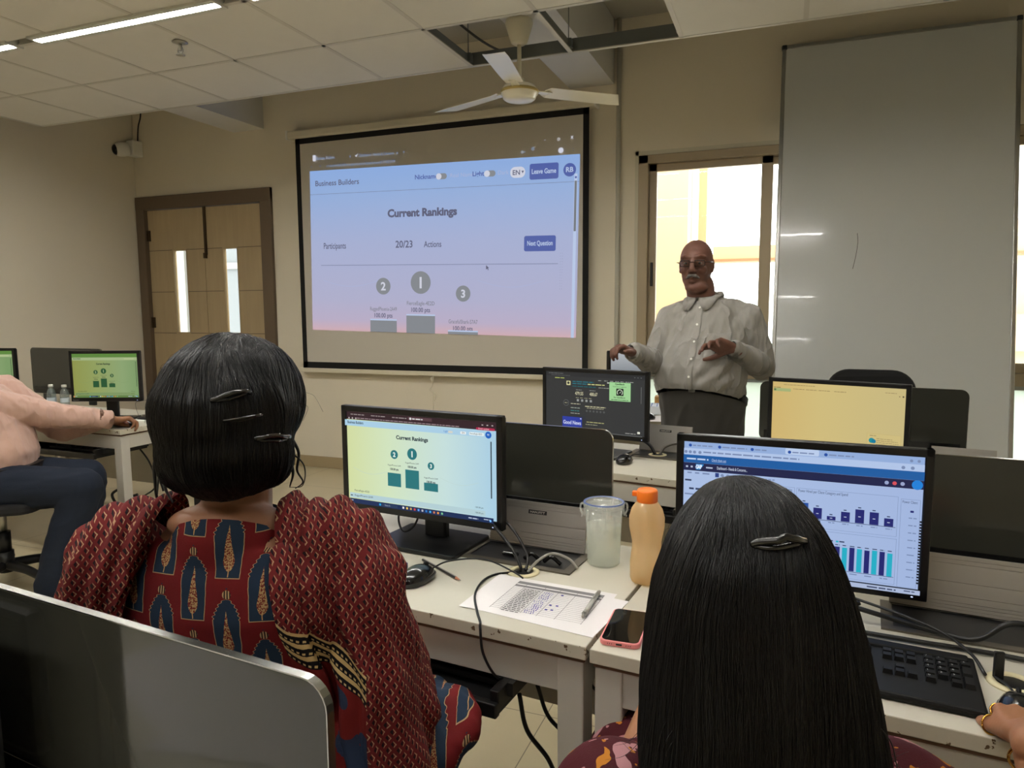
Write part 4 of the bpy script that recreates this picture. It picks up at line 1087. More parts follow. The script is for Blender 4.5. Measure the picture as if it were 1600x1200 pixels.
ph = thing('smartphone', 'smartphone in a pink case lying face up at the desk edge', 'phone', (-.282, 1.366, .7504), R(1.5))
pk_m = mat('pink_silicone', (222, 132, 132), .5)
bm = NB(); prism(bm, rrect(.079, .155, .014), 0, .0105, plane='xy', bevel=.002); obj('case', bm, pk_m, ph)
bm = NB(); prism(bm, rrect(.0715, .147, .011), .0102, .0112, plane='xy'); obj('screen', bm, mat('black_phone_glass', (10, 10, 11), .04, spec=.6), ph)
bm = NB(); box(bm, (-.006, -.0782, .0035), (.006, -.0765, .0075), .001); obj('charging_port', bm, black_m, ph)
bm = NB()
for x in (-.022, -.018, -.014, .014, .018, .022): cyl(bm, (x, -.078, .0055), (x, -.0768, .0055), .0009, seg=8)
obj('speaker_holes', bm, black_m, ph)

# lidded cup with cloudy water (about 16 cm tall)
frost = plastic('frosted_polypropylene', (246, 248, 244), .72, .5, .06, (254, 255, 254))
cup = thing('lidded_cup', 'clear clip-lid cup half filled with cloudy water on the desk', 'cup', (-.416, 1.722, .7503)); cup.scale = (.97, .97, .93)
bm = NB(); lathe(bm, [(0, .001), (.040, .001), (.0425, .004), (.0455, .09), (.049, .165), (.0475, .165), (.044, .09), (.041, .006), (0, .005)], 40); obj('tumbler', bm, frost, cup)
bm = NB(); lathe(bm, [(0, .006), (.0405, .006), (.0432, .07), (.0445, .110), (0, .110)], 40); obj('water', bm, plastic('cloudy_water', (250, 251, 242), .62, .6, .03, (253, 254, 250)), cup)
bm = NB(); lathe(bm, [(.046, .160), (.053, .160), (.054, .166), (.054, .172), (.050, .174), (.046, .1735), (.044, .168), (0, .168)], 40); lid = obj('lid', bm, frost, cup)
bm = NB(); lathe(bm, [(.0475, .172), (.0505, .1755), (.053, .1742), (.0535, .172)], 40); obj('blue_gasket', bm, mat('blue_silicone', (92, 110, 160), .45), lid)
for a in (20, 110, 200, 290):
    bm = NB(); Mx = Matrix.Rotation(R(a), 4, 'Z')
    tube(bm, [Mx @ Vector(p) for p in ((.053, 0, .170), (.060, 0, .166), (.0605, 0, .150), (.056, 0, .140), (.059, 0, .132))], .0028, 6); box(bm, (.0505, -.012, .136), (.0525, .012, .168), .001, M=Mx); obj('clasp', bm, frost, lid)

org_m = plastic('orange_bottle_plastic', (255, 236, 200), .36, .75, .06, (255, 248, 232))
bt = thing('water_bottle', 'translucent orange waisted water bottle with an orange screw cap', 'bottle', (-.292, 1.638, .7503))
bm = NB(); lathe(bm, [(0, .004), (.026, .002), (.035, .004), (.038, .012), (.0375, .05), (.0335, .085), (.034, .10), (.041, .135), (.0415, .158), (.036, .178), (.026, .193), (.022, .197), (.022, .206)], 40)
for v in bm.verts:
    a = math.atan2(v.co.y, v.co.x)
    if .015 < v.co.z < .1:
        k = 1 + .018 * math.sin(8 * a); v.co.x *= k; v.co.y *= k
bmesh.ops.solidify(bm, geom=bm.faces[:], thickness=.0015)
obj('body', bm, org_m, bt)
bm = NB(); lathe(bm, [(.0235, .195), (.0245, .197), (.0245, .220), (.022, .2245), (0, .2245)], 36)
box(bm, (-.035, -.006, .206), (-.020, .006, .218), .002); cp = obj('cap', bm, mat('orange_cap', (255, 128, 34), .4, sss=.1), bt)

# ------------------------------------------------------------------ left desk clutter
wat_m = plastic('pet_plastic', (225, 232, 232), .8, .4, .12)
wb1 = thing('mini_water_bottle', 'small clear water bottle with white cap, nearer the black panel edge', 'bottle', (-4.63, 3.34, .7503))
bm = NB(); lathe(bm, [(0, .002), (.024, .002), (.028, .008), (.0275, .03), (.0285, .05), (.0275, .07), (.028, .085), (.022, .11), (.0125, .128), (.0125, .14)], 28); bmesh.ops.solidify(bm, geom=bm.faces[:], thickness=.0012); obj('body', bm, wat_m, wb1)
bm = NB(); lathe(bm, [(0, .153), (.014, .153), (.0155, .15), (.0155, .135), (.0135, .135)], 20); obj('cap', bm, white_m, wb1)
bm = NB(); lathe(bm, [(.0288, .035), (.0288, .065)], 28); obj('wrap', bm, mat('pale_blue_wrap', (190, 200, 206), .4), wb1)
wb1['label'] = 'left one of the two small clear water bottles with white caps'
dup(wb1, (-4.53, 3.36, .7503), 0, 'right one of the two small clear water bottles with white caps')
st = NB(); box(st, (-.15, -.105, 0), (.15, .105, .014), .002, mi=0); box(st, (-.148, -.108, .003), (.152, -.103, .011), mi=1)
tag(obj('paper_stack', st, [pap_m, mat('lilac_page_edge', (150, 140, 190), .7)], None, (-4.04, 2.965, .7504), (0, 0, R(4))), 'thick stack of white papers under the forearm of the man in pink', 'paper')
st = NB(); box(st, (-.11, -.08, 0), (.11, .08, .008), .002)
tag(obj('notebook', st, mat('pale_green_cover', (190, 196, 176), .6), None, (-4.22, 3.20, .7504), (0, 0, R(-8))), 'pale closed notebook lying between the water bottles and the green monitor', 'notebook')
st = NB(); box(st, (-.14, -.1, 0), (.14, .1, .002)); tag(obj('paper_sheet', st, pap_m, None, (-4.06, 3.32, .7504), (0, 0, R(6))), 'white sheet on the left desk beneath the green monitor stand', 'paper') if False else st.free()
nb = thing('laptop_bag_folder', 'black closed folder on white sheets at the corner of the left desk', 'folder', (-3.49, 3.18, .7504), R(4))
bm = NB(); box(bm, (-.1, -.075, .003), (.1, .06, .018), .004); obj('cover', bm, black_m, nb)
bm = NB(); box(bm, (-.11, -.1, 0), (.11, .06, .003)); obj('loose_sheets', bm, pap_m, nb)
nb.name = 'folder'

# ------------------------------------------------------------------ table behind the standing man
bk = thing('boxed_keypad', 'blue and white printed box on the table just left of the grey trousers', 'box', (-.66, 4.385, .7505), R(8)); bk.name = 'printed_box'
bm = NB(); box(bm, (-.15, -.09, 0), (.15, .09, .05), .003); obj('carton', bm, mat('white_card', (220, 226, 232), .5), bk)
bm = NB(); box(bm, (-.14, -.08, .05), (.14, .08, .0505)); obj('blue_top_print', bm, mat('blue_print', (52, 92, 160), .5), bk)
bm = NB()
for i in range(8):
    for j in range(3): box(bm, (-.13 + .033 * i, -.07 + .05 * j, .0505), (-.13 + .033 * i + .026, -.07 + .05 * j + .038, .051))
obj('white_squares', bm, mat('white_print', (214, 222, 232), .5), bk)
ts = NB(); box(ts, (-.17, -.11, 0), (.17, .11, .002)); tag(obj('loose_papers', ts, pap_m, None, (-.72, 4.13, .7502), (0, 0, R(15))), 'white papers under the mouse beside the standing man', 'paper')
tb = NB(); box(tb, (-.14, -.05, 0), (.14, .05, .085), .004); tag(obj('wooden_block', tb, mat('golden_wood', (206, 160, 92), .5, var=.2, bscale=30), None, (-.63, 4.555, .7503), (0, 0, R(6))), 'golden wooden block behind the blue and white box', 'block')
tl_ = NB()
for k in range(4): lathe(tl_, [(.02, .014 * k), (.032, .014 * k + .001), (.034, .014 * k + .006), (.032, .014 * k + .012), (.02, .014 * k + .013)], 24)
tag(obj('teal_coil', tl_, mat('teal_plastic', (28, 130, 126), .35), None, (-.60, 4.55, .8355)), 'small teal coil standing on the golden wooden block', 'coil')

# ------------------------------------------------------------------ office chairs
fab_m = mat('black_mesh_fabric', (24, 24, 26), .85, bump=.3, bscale=400)
pla_m = mat('black_nylon', (20, 20, 21), .45)
def chair(label, loc, rz, back_top=.98, arms=False):
    """seat faces local -y; backrest at +y"""
    c = thing('office_chair', label, 'chair', loc, rz)
    bm = NB(); prism(bm, rrect(.46, .45, .09), .43, .485, plane='xy', bevel=.018); obj('seat', bm, fab_m, c)
    bm = NB(); prism(bm, [(x, z) for x, z in rrect(.43, back_top - .56, .11, 8)], -.02, .022, plane='xz', bevel=.012)
    for v in bm.verts: v.co = Vector((v.co.x, v.co.y + .27 - .55 * v.co.x ** 2 + .06 * v.co.z, v.co.z + (back_top + .56) / 2))
    bk_ = obj('backrest', bm, fab_m, c)
    bm = NB(); prism(bm, rrect(.2, .22, .05), .024, .034, plane='xz')
    for v in bm.verts: v.co = Vector((v.co.x, v.co.y + .255, v.co.z + .72))
    obj('back_plate', bm, pla_m, bk_)
    bm = NB(); tube(bm, [(0, .05, .42), (0, .24, .43), (0, .31, .52), (0, .30, .70)], .018, 10); obj('back_stem', bm, pla_m, c)
    bm = NB(); cyl(bm, (0, 0, .20), (0, 0, .30), .028); cyl(bm, (0, 0, .30), (0, 0, .43), .016, mi=1); box(bm, (-.09, -.09, .41), (.09, .09, .432), .006); obj('gas_column', bm, [pla_m, steel_m], c)
    for k in range(5):
        a = R(72 * k + 18); d = Vector((math.cos(a), math.sin(a), 0))
        bm = NB(); tube(bm, [d * .02 + Vector((0, 0, .13)), d * .16 + Vector((0, 0, .12)), d * .30 + Vector((0, 0, .085))], .026, 10, taper=.7); cyl(bm, (0, 0, .095), (0, 0, .20), .036) if k == 0 else None
        lg = obj('leg', bm, pla_m, c)
        bm = NB(); n_ = Vector((-d.y, d.x, 0)); p = d * .30 + Vector((0, 0, .028))
        cyl(bm, p - n_ * .024, p - n_ * .005, .028, seg=16); cyl(bm, p + n_ * .005, p + n_ * .024, .028, seg=16); cyl(bm, p - n_ * .006, p + n_ * .006, .014); cyl(bm, p, p + Vector((0, 0, .05)), .008); obj('caster', bm, pla_m, lg)
    if arms:
        for s in (-1, 1):
            bm = NB(); tube(bm, [(s * .22, .05, .44), (s * .27, .05, .46), (s * .275, .04, .62), (s * .27, 0, .655)], .014, 8); box(bm, (s * .27 - .03, -.14, .655), (s * .27 + .03, .12, .68), .01); obj('armrest', bm, pla_m, c)
    return c
chair('black office chair under the man in the pink shirt', (-3.63, 2.32, 0), R(125), back_top=.90)
chair('black office chair of the woman in the red printed kurta', (-.83, .93, 0), R(170), back_top=.80)
chair('office chair of the woman with long black hair, at the bottom edge', (-.02, .84, 0), R(176), back_top=.80)
chair('black office chair with a curved back behind the blank yellow monitor', (.42, 3.95, 0), R(-2), back_top=1.06)

# ------------------------------------------------------------------ loose cables
cab_m = mat('black_cable_rubber', (14, 14, 15), .4)
gcab_m = mat('grey_cable', (150, 148, 140), .45)
def cable(name, label, pts, r=.003, m=None, group=None):
    bm = NB(); tube(bm, pts, r, 8, 10); return tag(obj(name, bm, m or cab_m), label, 'cable', group)
gx, gy = off(ND, A6, .92, .300)[:2]
cable('video_cable', 'thick black cable running from behind the ranking monitor into the cream grommet', [(-.84, 1.76, .88), (-.77, 1.72, .865), (-.70, 1.66, .845), (-.63, 1.62, .80), (gx - .010, gy + .004, .765), (gx - .008, gy, .7515)], .0042)
cable('power_cable', 'black cable beside the thick video cable, nearest the open silver box', [(-.80, 1.78, .87), (-.72, 1.72, .86), (-.64, 1.665, .83), (-.59, 1.63, .78), (gx + .004, gy + .008, .7515)], .0036)
cable('thin_cable', 'thin black cable drooping under the left side of the ranking monitor', [(-1.02, 1.75, .86), (-1.01, 1.72, .80), (-.985, 1.71, .775), (-.955, 1.72, .80), (-.95, 1.75, .86)], .003)
cable('grey_cable', 'short grey cable arching from the cream grommet into the silver box', [(gx + .012, gy, .7515), (gx + .03, gy + .02, .775), (gx + .06, gy + .045, .79), (gx + .10, gy + .055, .778), (gx + .125, gy + .05, .757)], .0036, gcab_m)
cable('keyboard_cable', 'black cord dropping over the worn desk edge below the printed sheet', [(gx - .012, gy - .01, .753), (-.64, 1.55, .754), (-.655, 1.50, .7535), (-.64, 1.42, .7535), (-.60, 1.34, .7535), (-.572, 1.293, .7535), (-.565, 1.277, .748), (-.555, 1.268, .70), (-.53, 1.272, .655), (-.52, 1.32, .625)], .0028)
for k, (pts, r, lab) in enumerate([
    ([(-.50, 1.33, .59), (-.49, 1.35, .50), (-.45, 1.38, .42), (-.44, 1.40, .34), (-.50, 1.40, .28), (-.54, 1.40, .20)], .005, 'thickest black cable looping below the keyboard tray'),
    ([(-.47, 1.36, .60), (-.45, 1.38, .52), (-.40, 1.42, .44), (-.38, 1.42, .36), (-.44, 1.42, .30), (-.50, 1.42, .32), (-.52, 1.42, .24), (-.53, 1.42, .08)], .0045, 'black cable with the widest loop below the keyboard tray'),
    ([(-.43, 1.40, .62), (-.41, 1.42, .54), (-.39, 1.45, .42), (-.36, 1.47, .34), (-.33, 1.47, .26)], .0042, 'black cable hanging along the inside of the desk leg'),
    ([(-.41, 1.43, .64), (-.38, 1.47, .56), (-.33, 1.52, .48), (-.31, 1.56, .40)], .0036, 'thin black cable hanging closest to the desk seam')]):
    cable('hanging_cable', lab, pts, r)
# tangle under the left desk
cable('cable_tangle', 'tangled black cable bundle hanging under the left desk beside the knee', [(-3.62, 3.0, .62), (-3.65, 3.02, .5), (-3.60, 3.0, .38), (-3.55, 2.98, .30), (-3.62, 2.97, .26), (-3.68, 2.98, .32), (-3.60, 2.99, .36), (-3.54, 2.98, .33), (-3.60, 2.96, .27), (-3.66, 2.95, .22), (-3.58, 2.96, .30), (-3.50, 3.0, .33)], .008)
cable('floor_cable', 'black cable loop on the floor under the left desk', [(-3.62, 2.96, .26), (-3.70, 2.86, .10), (-3.60, 2.80, .012), (-3.45, 2.82, .010), (-3.42, 2.90, .010), (-3.52, 2.96, .010)], .006)
cable('slack_cable', 'thin black cables sagging from the tray of the left desk', [(-3.55, 3.05, .62), (-3.48, 3.08, .50), (-3.47, 3.10, .36), (-3.52, 3.05, .30)], .005)
cable('desk_cable', 'black cable snaking behind the green monitor stand', [(-3.88, 3.10, .80), (-3.80, 3.12, .765), (-3.70, 3.12, .762), (-3.62, 3.10, .758), (-3.58, 3.06, .756)], .005)
# front row and right desk cables
fgx, fgy = off(FL, AF, .895, .41)[:2]
cable('curved_cable', 'grey cable curving from the front-row grommet along the silver box', [(fgx + .01, fgy, .752), (fgx + .03, fgy + .02, .785), (fgx + .08, fgy + .04, .80), (fgx + .14, fgy + .03, .79), (fgx + .16, fgy + .025, .757)], .006, mat('dark_grey_cable', (84, 80, 74), .5))
cable('front_cable', 'black cable leaving the front-row grommet toward the dark-page monitor', [(fgx - .01, fgy, .752), (fgx - .04, fgy + .02, .79), (fgx - .10, fgy + .06, .81), (fgx - .18, fgy + .10, .83)], .007)
for k, (pts, r, lab) in enumerate([
    ([(.02, 1.60, .80), (.10, 1.575, .79), (.20, 1.56, .775), (.30, 1.545, .762), (.36, 1.53, .765), (.42, 1.545, .80), (.50, 1.53, .79), (.60, 1.50, .765), (.75, 1.46, .757)], .0055, 'thick black cable snaking along the silver box lid on the right desk'),
    ([(.16, 1.575, .79), (.12, 1.555, .775), (.105, 1.53, .765), (.13, 1.51, .758), (.25, 1.50, .757), (.36, 1.495, .757), (.44, 1.48, .758), (.52, 1.46, .757), (.70, 1.42, .757)], .005, 'black cable looping behind the keyboard on the right desk'),
    ([(.02, 1.62, .81), (.15, 1.57, .80), (.28, 1.51, .785), (.33, 1.45, .772), (.345, 1.40, .757)], .003, 'thin cable crossing over the right end of the black keyboard')]):
    cable('workstation_cable', lab, pts, r)
plg = NB(); box(plg, (-.008, -.004, 0), (.008, .004, .05), .002); tag(obj('cable_stub', plg, black_m, None, (.365, 1.405, .7505), (0, 0, R(10))), 'upright black cable stub in the grommet beside the gold-bangled hand', 'cable stub')
bm = NB(); box(bm, (-.09, -.2, 0), (.09, .2, .38), .006); cp_ = thing('computer_tower', 'black computer tower on the floor under the left desk end', 'computer', (-3.05, 3.25, 0), R(5))
obj('case', bm, black_m, cp_); bm = NB(); box(bm, (-.08, -.206, .02), (.08, -.2, .36), .002); obj('front_panel', bm, pla_m, cp_)
# papers on the viewer's own desk, mirrored in the dark panel
for k, (x, y, rz, lab) in enumerate([(-1.05, .22, 12, 'white sheet on the foreground desk, farthest left'), (-.80, .24, -20, 'white sheet on the foreground desk, nearest the viewer')]):
    bm = NB(); box(bm, (-.148, -.105, 0), (.148, .105, .0006)); tag(obj('paper_sheet', bm, pap_m, None, (x, y, .7504 + .001 * k), (0, 0, R(rz))), lab, 'paper')
# ------------------------------------------------------------------ people: body-building helpers
def blob(name, fill, voxel, mats, parent, smooth=6, post=None, cut=(), solid=0.):
    """one continuous surface grown over overlapping volumes"""
    bm = NB(); fill(bm); me = bpy.data.meshes.new(name); bm.to_mesh(me); bm.free()
    o = bpy.data.objects.new(name, me); COL.objects.link(o)
    r = o.modifiers.new('r', 'REMESH'); r.mode = 'VOXEL'; r.voxel_size = voxel; r.use_smooth_shade = True
    s = o.modifiers.new('s', 'SMOOTH'); s.factor = .5; s.iterations = smooth
    dg = bpy.context.evaluated_depsgraph_get(); dg.update()
    nm = bpy.data.meshes.new_from_object(o.evaluated_get(dg))
    bpy.data.objects.remove(o); bpy.data.meshes.remove(me)
    if post:
        ns = [v.normal.copy() for v in nm.vertices]
        for v, n_ in zip(nm.vertices, ns): v.co = v.co + n_ * post(v.co, n_)
    if cut or solid:
        bm = NB(); bm.from_mesh(nm)
        for c in cut:       # keep the side the normal points to, near the point only
            p, n = Vector(c[0]), c[1]; rad = c[2] if len(c) > 2 else 99
            vs = [v for v in bm.verts if (v.co - p).length < rad]; S = set(vs)
            bmesh.ops.bisect_plane(bm, geom=vs + [e_ for e_ in bm.edges if e_.verts[0] in S and e_.verts[1] in S] + [f for f in bm.faces if all(v in S for v in f.verts)], dist=1e-5, plane_co=p, plane_no=n, clear_inner=True)
        bm.to_mesh(nm); bm.free()
    for f in nm.polygons: f.use_smooth = True
    nm.name = name
    for m in (mats if isinstance(mats, (list, tuple)) else [mats]): nm.materials.append(m)
    o = bpy.data.objects.new(name, nm); COL.objects.link(o); o.parent = parent
    return o

def limb(bm, pts, rad, seg=18):
    """tapered chain with round joints"""
    P = [Vector(p) for p in pts]
    for i in range(len(P) - 1): cyl(bm, P[i], P[i + 1], rad[i], rad[i + 1], seg)
    for p, r in zip(P, rad): ellipsoid(bm, p, (r, r, r), u=16, v=10)

def loft(bm, secs, f, seg=32, power=2.3):
    """torso: sections (cx, cy, z, half width, half depth); f is the facing direction"""
    f = Vector((f[0], f[1], 0)).normalized(); l = Vector((-f.y, f.x, 0))
    rings = []
    for cx, cy, z, hw, hd in secs:
        ring = []
        for k in range(seg):
            a = 2 * math.pi * k / seg; ca, sa = math.cos(a), math.sin(a)
            x = hw * math.copysign(abs(ca) ** (2 / power), ca); y = hd * math.copysign(abs(sa) ** (2 / power), sa)
            ring.append(bm.verts.new(Vector((cx, cy, z)) + l * x + f * y))
        rings.append(ring)
    for A, Bv in zip(rings, rings[1:]):
        for k in range(seg): bm.faces.new((A[k], A[(k + 1) % seg], Bv[(k + 1) % seg], Bv[k]))
    bm.faces.new(rings[0][::-1]); bm.faces.new(rings[-1])

def head_matrix(c, f, s=1., pitch=0.):
    th = math.atan2(f[0], -f[1])
    return Matrix.Translation(c) @ Matrix.Rotation(th, 4, 'Z') @ Matrix.Rotation(pitch, 4, 'X') @ Matrix.Scale(s, 4)

def head(bm, M, fem=False):
    """face toward local -y; crown at z +.122, chin at -.13"""
    E = lambda c, r, rot=None: ellipsoid(bm, (0, 0, 0), r, M @ Matrix.Translation(c) @ (rot or Matrix()), u=24, v=16)
    T = lambda pts, rad: limb(bm, [M @ Vector(p) for p in pts], [r for r in rad], 12)
    E((0, .012, .030), (.078, .098, .092)); E((0, -.018, .02), (.072, .082, .075))
    E((0, -.022, -.040), (.065, .068, .078)); E((0, -.036, -.082), (.052, .050, .044)); E((0, -.072, -.110), (.024, .020, .020))
    E((0, .024, -.056), (.066, .066, .064)); E((0, -.004, -.028), (.071, .074, .062)); E((0, .032, -.022), (.073, .074, .066))
    for s in (-1, 1):
        E((s * .038, -.062, -.026), (.027, .026, .024)); E((s * .043, -.012, -.062), (.020, .038, .036))
        T([(s * .012, -.094, .036), (s * .034, -.090, .042), (s * .056, -.070, .036)], (.008, .009, .008))
        E((s * .077, .012, -.002), (.008, .019, .031), Matrix.Rotation(R(-18 * s), 4, 'Z')); E((s * .076, .006, -.028), (.008, .011, .012))
        E((s * .013, -.102, -.030), (.011, .012, .010))
        E((s * .032, -.078, .015), (.017, .010, .010)); E((s * .032, -.079, .0), (.018, .010, .006))
    T([(0, -.088, .030), (0, -.101, .004), (0, -.111, -.022)], (.009, .011, .0135))
    T([(-.021, -.080, -.066), (0, -.090, -.064), (.021, -.080, -.066)], (.006, .0085, .006))
    T([(-.018, -.079, -.077), (0, -.089, -.078), (.018, -.079, -.077)], (.006, .0095, .006))
    T([(-.006, -.092, -.047), (.006, -.092, -.047)], (.006, .006))

def eyes(M, parent):
    wm, im = EYE
    for s in (-1, 1):
        bm = NB(); ellipsoid(bm, (0, 0, 0), (.0120, .0115, .0062), M @ Matrix.Translation((s * .032, -.0815, .008)), u=18, v=12)
        ellipsoid(bm, (0, 0, 0), (.0055, .003, .0055), M @ Matrix.Translation((s * .032, -.0915, .008)), mi=1, u=14, v=8)
        obj('eye', bm, EYE, parent)
EYE = [mat('eye_white', (118, 106, 98), .3), mat('dark_iris', (26, 16, 12), .1)]

def hand(bm, W, d, n, right=True, curl=(25, 30, 35, 40), spread=7, thumb=(.75, 25), s=1., bend=1.):
    """W wrist; d toward the fingers; n out of the back of the hand"""
    W = Vector(W); d = Vector(d).normalized(); n = Vector(n); n = (n - d * n.dot(d)).normalized()
    t = n.cross(d) * (1 if right else -1)            # thumb side
    L = ((.040, .026, .020), (.045, .029, .021), (.041, .027, .021), (.032, .020, .018))
    offs = (.030, .0100, -.0100, -.0285); kn = (.088, .093, .087, .077); rad = (.0092, .0096, .0090, .0078)
    limb(bm, [W - d * .03, W], [.029 * s, .027 * s])
    for k in range(4):
        K = W + (d * kn[k] + t * offs[k]) * s
        limb(bm, [W + t * offs[k] * .62 * s + d * .008 * s, W + (d * kn[k] * .55 + t * offs[k] * .9 - n * .004) * s, K], [.0165 * s, .0165 * s, .0118 * s], 12)
        a = 0; p = K; pts = [K]; sp = R((1.5 - k) * spread)
        for j in range(3):
            a += R(curl[k]) * (.8, 1.1, .7)[j] * bend
            dd = (d * math.cos(a) - n * math.sin(a)); dd = (dd * math.cos(sp) + t * math.sin(sp) * math.cos(a)).normalized()
            p = p + dd * L[k][j] * s; pts.append(p)
        limb(bm, pts, [rad[k] * 1.08 * s, rad[k] * s, rad[k] * .92 * s, rad[k] * .78 * s], 12)
    out, ta = thumb
    b0 = W + (d * .020 + t * .022 - n * .006) * s; a = R(ta)
    v1 = (d * (1 - out * .45) + t * out - n * .35 * math.sin(a)).normalized(); v2 = (d * (1 - out * .2) + t * out * .55 - n * .5 * math.sin(a)).normalized()
    p1 = b0 + v1 * .043 * s; p2 = p1 + (v1 * .5 + v2 * .5).normalized() * .034 * s; p3 = p2 + v2 * .026 * s
    limb(bm, [b0, p1, p2, p3], [.0165 * s, .0135 * s, .0112 * s, .0088 * s], 12)

def folds(amp, scale, direction=(1, 0, 0), stretch=4., seed=0.):
    """cloth folds: ridges running along a direction"""
    d = Vector(direction).normalized(); x, y, _ = frame_from(d)
    def f(co, no):
        p = Vector((co.dot(d) / stretch, co.dot(x), co.dot(y))) * scale + Vector((seed, seed * .7, 0))
        a = noise.noise(p); b_ = noise.noise(p * 2.1 + Vector((5, 5, 5)))
        return amp * ((1 - abs(a) * 2.2) * .7 + b_ * .5)
    return f

def strands(name, surf, seeds, flow, steps, step, m, parent, lift=(.0005, .004), rad=.0005, tail=None, r=random.Random(5)):
    """fine hairs that run over a surface, then hang free"""
    me = surf.data
    bvh = BVHTree.FromPolygons([v.co for v in me.vertices], [tuple(p.vertices) for p in me.polygons])
    V, F = [], []
    for sd in seeds:
        off_ = r.uniform(*lift); ph = r.uniform(0, 6.28); p, nn, _, _ = bvh.find_nearest(Vector(sd)); pts = []
        st = int(steps * r.uniform(.7, 1.)); free = False
        for k in range(st):
            g = flow(p, k, st, r)
            if not free:
                q, nn, _, dist = bvh.find_nearest(p)
                g = g - nn * g.dot(nn)
                if g.length < .05: break
                g.normalize(); w = math.sin(k * .55 + ph) * .0012
                pts.append(q + nn * off_ + nn.cross(g) * w)
                p = q + g * step
            else: pts.append(p); p = p + g.normalized() * step
        if tail: pts += tail(pts, r)
        if len(pts) < 4: continue
        base = len(V); n = len(pts); px = None
        for i, q in enumerate(pts):
            d = pts[min(i + 1, n - 1)] - pts[max(i - 1, 0)]
            d = d.normalized() if d.length > 1e-7 else Vector((0, 0, 1))
            x = frame_from(d)[0] if px is None else (px - d * px.dot(d)); x = x.normalized() if x.length > 1e-4 else frame_from(d)[0]; px = x; y = d.cross(x); rr = rad * (1 if i < n - 4 else .25 + .19 * (n - 1 - i))
            for a in (0, 2.094, 4.189): V.append(q + rr * (math.cos(a) * x + math.sin(a) * y))
        for i in range(n - 1):
            for j in range(3):
                a = base + i * 3 + j; b_ = base + i * 3 + (j + 1) % 3
                F.append((a, b_, b_ + 3, a + 3))
    me = bpy.data.meshes.new(name); me.from_pydata([tuple(v) for v in V], [], F); me.materials.append(m)
    for f in me.polygons: f.use_smooth = True
    o = bpy.data.objects.new(name, me); COL.objects.link(o); o.parent = parent
    return o

def shoe(bm, heel, toe, r=.045):
    h, t = Vector(heel), Vector(toe); d = (t - h).normalized()
    limb(bm, [h + Vector((0, 0, .045)), h.lerp(t, .45) + Vector((0, 0, .045)), t - d * .04 + Vector((0, 0, .035))], [.040, .042, .036])
    ellipsoid(bm, h + Vector((0, 0, .075)), (.04, .04, .04))

def skin(name, rgb):
    m = mat(name, rgb, .48, spec=.4, sss=.12, bump=.12, bscale=180); return m
def wrinkle(m, scale, stretch, rot, strength=.7, dist=.012):
    """long soft creases in the cloth"""
    t, b = nodes_of(m); tc = t.nodes.new('ShaderNodeTexCoord'); mp = t.nodes.new('ShaderNodeMapping')
    mp.inputs['Rotation'].default_value = rot; mp.inputs['Scale'].default_value = (1, 1, 1 / stretch); t.links.new(tc.outputs['Object'], mp.inputs['Vector'])
    n = noise_n(t, mp.outputs[0], scale, 2.5); h = ((n - .5).abs() * -2.6 + 1.).max(0.)
    bp = t.nodes.new('ShaderNodeBump'); bp.inputs['Strength'].default_value = strength; bp.inputs['Distance'].default_value = dist
    t.links.new((h * h).s, bp.inputs['Height'])
    old = b.inputs['Normal'].links
    if old: t.links.new(old[0].from_socket, bp.inputs['Normal'])
    t.links.new(bp.outputs['Normal'], b.inputs['Normal'])
CA = R(21.08)      # people are built in axes turned with the room's viewing side

# ------------------------------------------------------------------ the standing man
man = thing('person', 'standing bald man in a light grey shirt and grey trousers with both hands raised', 'person', (-.384, 3.581, 0), CA)
sk1 = skin('brown_skin', (108, 74, 62))
sk1h = sk1
f1 = Vector((-.5, -.87, 0)); l1 = Vector((.87, -.5, 0))
HM = head_matrix((-.024, .045, 1.603), (-.42, -.91), 1.0, R(2))
TS = [(.02, .03, .80, .175, .125), (.018, .028, .90, .195, .145), (.006, .008, .97, .205, .168), (-.006, -.012, 1.04, .212, .182), (-.004, -.010, 1.11, .212, .180), (.008, .01, 1.18, .208, .162), (.022, .03, 1.26, .205, .138), (.030, .045, 1.33, .198, .118), (.034, .052, 1.385, .155, .095), (.030, .055, 1.43, .085, .07)]
shR, elR, wrR = (-.128, .108, 1.335), (-.222, .03, 1.125), (-.372, -.195, 1.190)
shL, elL, wrL = (.200, -.035, 1.338), (.278, -.05, 1.108), (.075, -.235, 1.208)
def man_body(bm):
    head(bm, HM); limb(bm, [(.02, .06, 1.36), (.0, .055, 1.50)], [.070, .068]); ellipsoid(bm, (-.028, .012, 1.495), (.056, .056, .036))
    loft(bm, [(a, b_, z, w - (.022 if z > 1.06 else .05), h - (.022 if z > 1.06 else .055)) for a, b_, z, w, h in TS], f1)
    limb(bm, [shR, elR, wrR], [.05, .038, .027]); limb(bm, [shL, elL, wrL], [.05, .038, .027])
    hand(bm, wrR, (-.78, -.48, .36), (.25, .25, .93), True, (48, 52, 56, 60), 4, (.55, 40), .98)
    hand(bm, wrL, (-.90, -.18, .30), (.15, .75, .62), False, (26, 30, 34, 46), 9, (1.0, 10), 1.0)
    for s in (-1, 1):
        h = Vector((.02, .03, .86)) + l1 * s * .095
        k = Vector((.02, .03, .48)) + l1 * s * .11; a = Vector((.02, .04, .09)) + l1 * s * .12
        limb(bm, [h, k, a, a + f1 * .10 - Vector((0, 0, .045))], [.085, .052, .036, .03])
body1 = blob('body', man_body, .0042, sk1, man, 5)
eyes(HM, man)
shirt_m = mat('light_grey_shirt', (146, 142, 136), .85, spec=.2, sheen=.2, bump=.15, bscale=500)
wrinkle(shirt_m, 9, 3.2, (R(20), R(-48), 0), 1., .022)
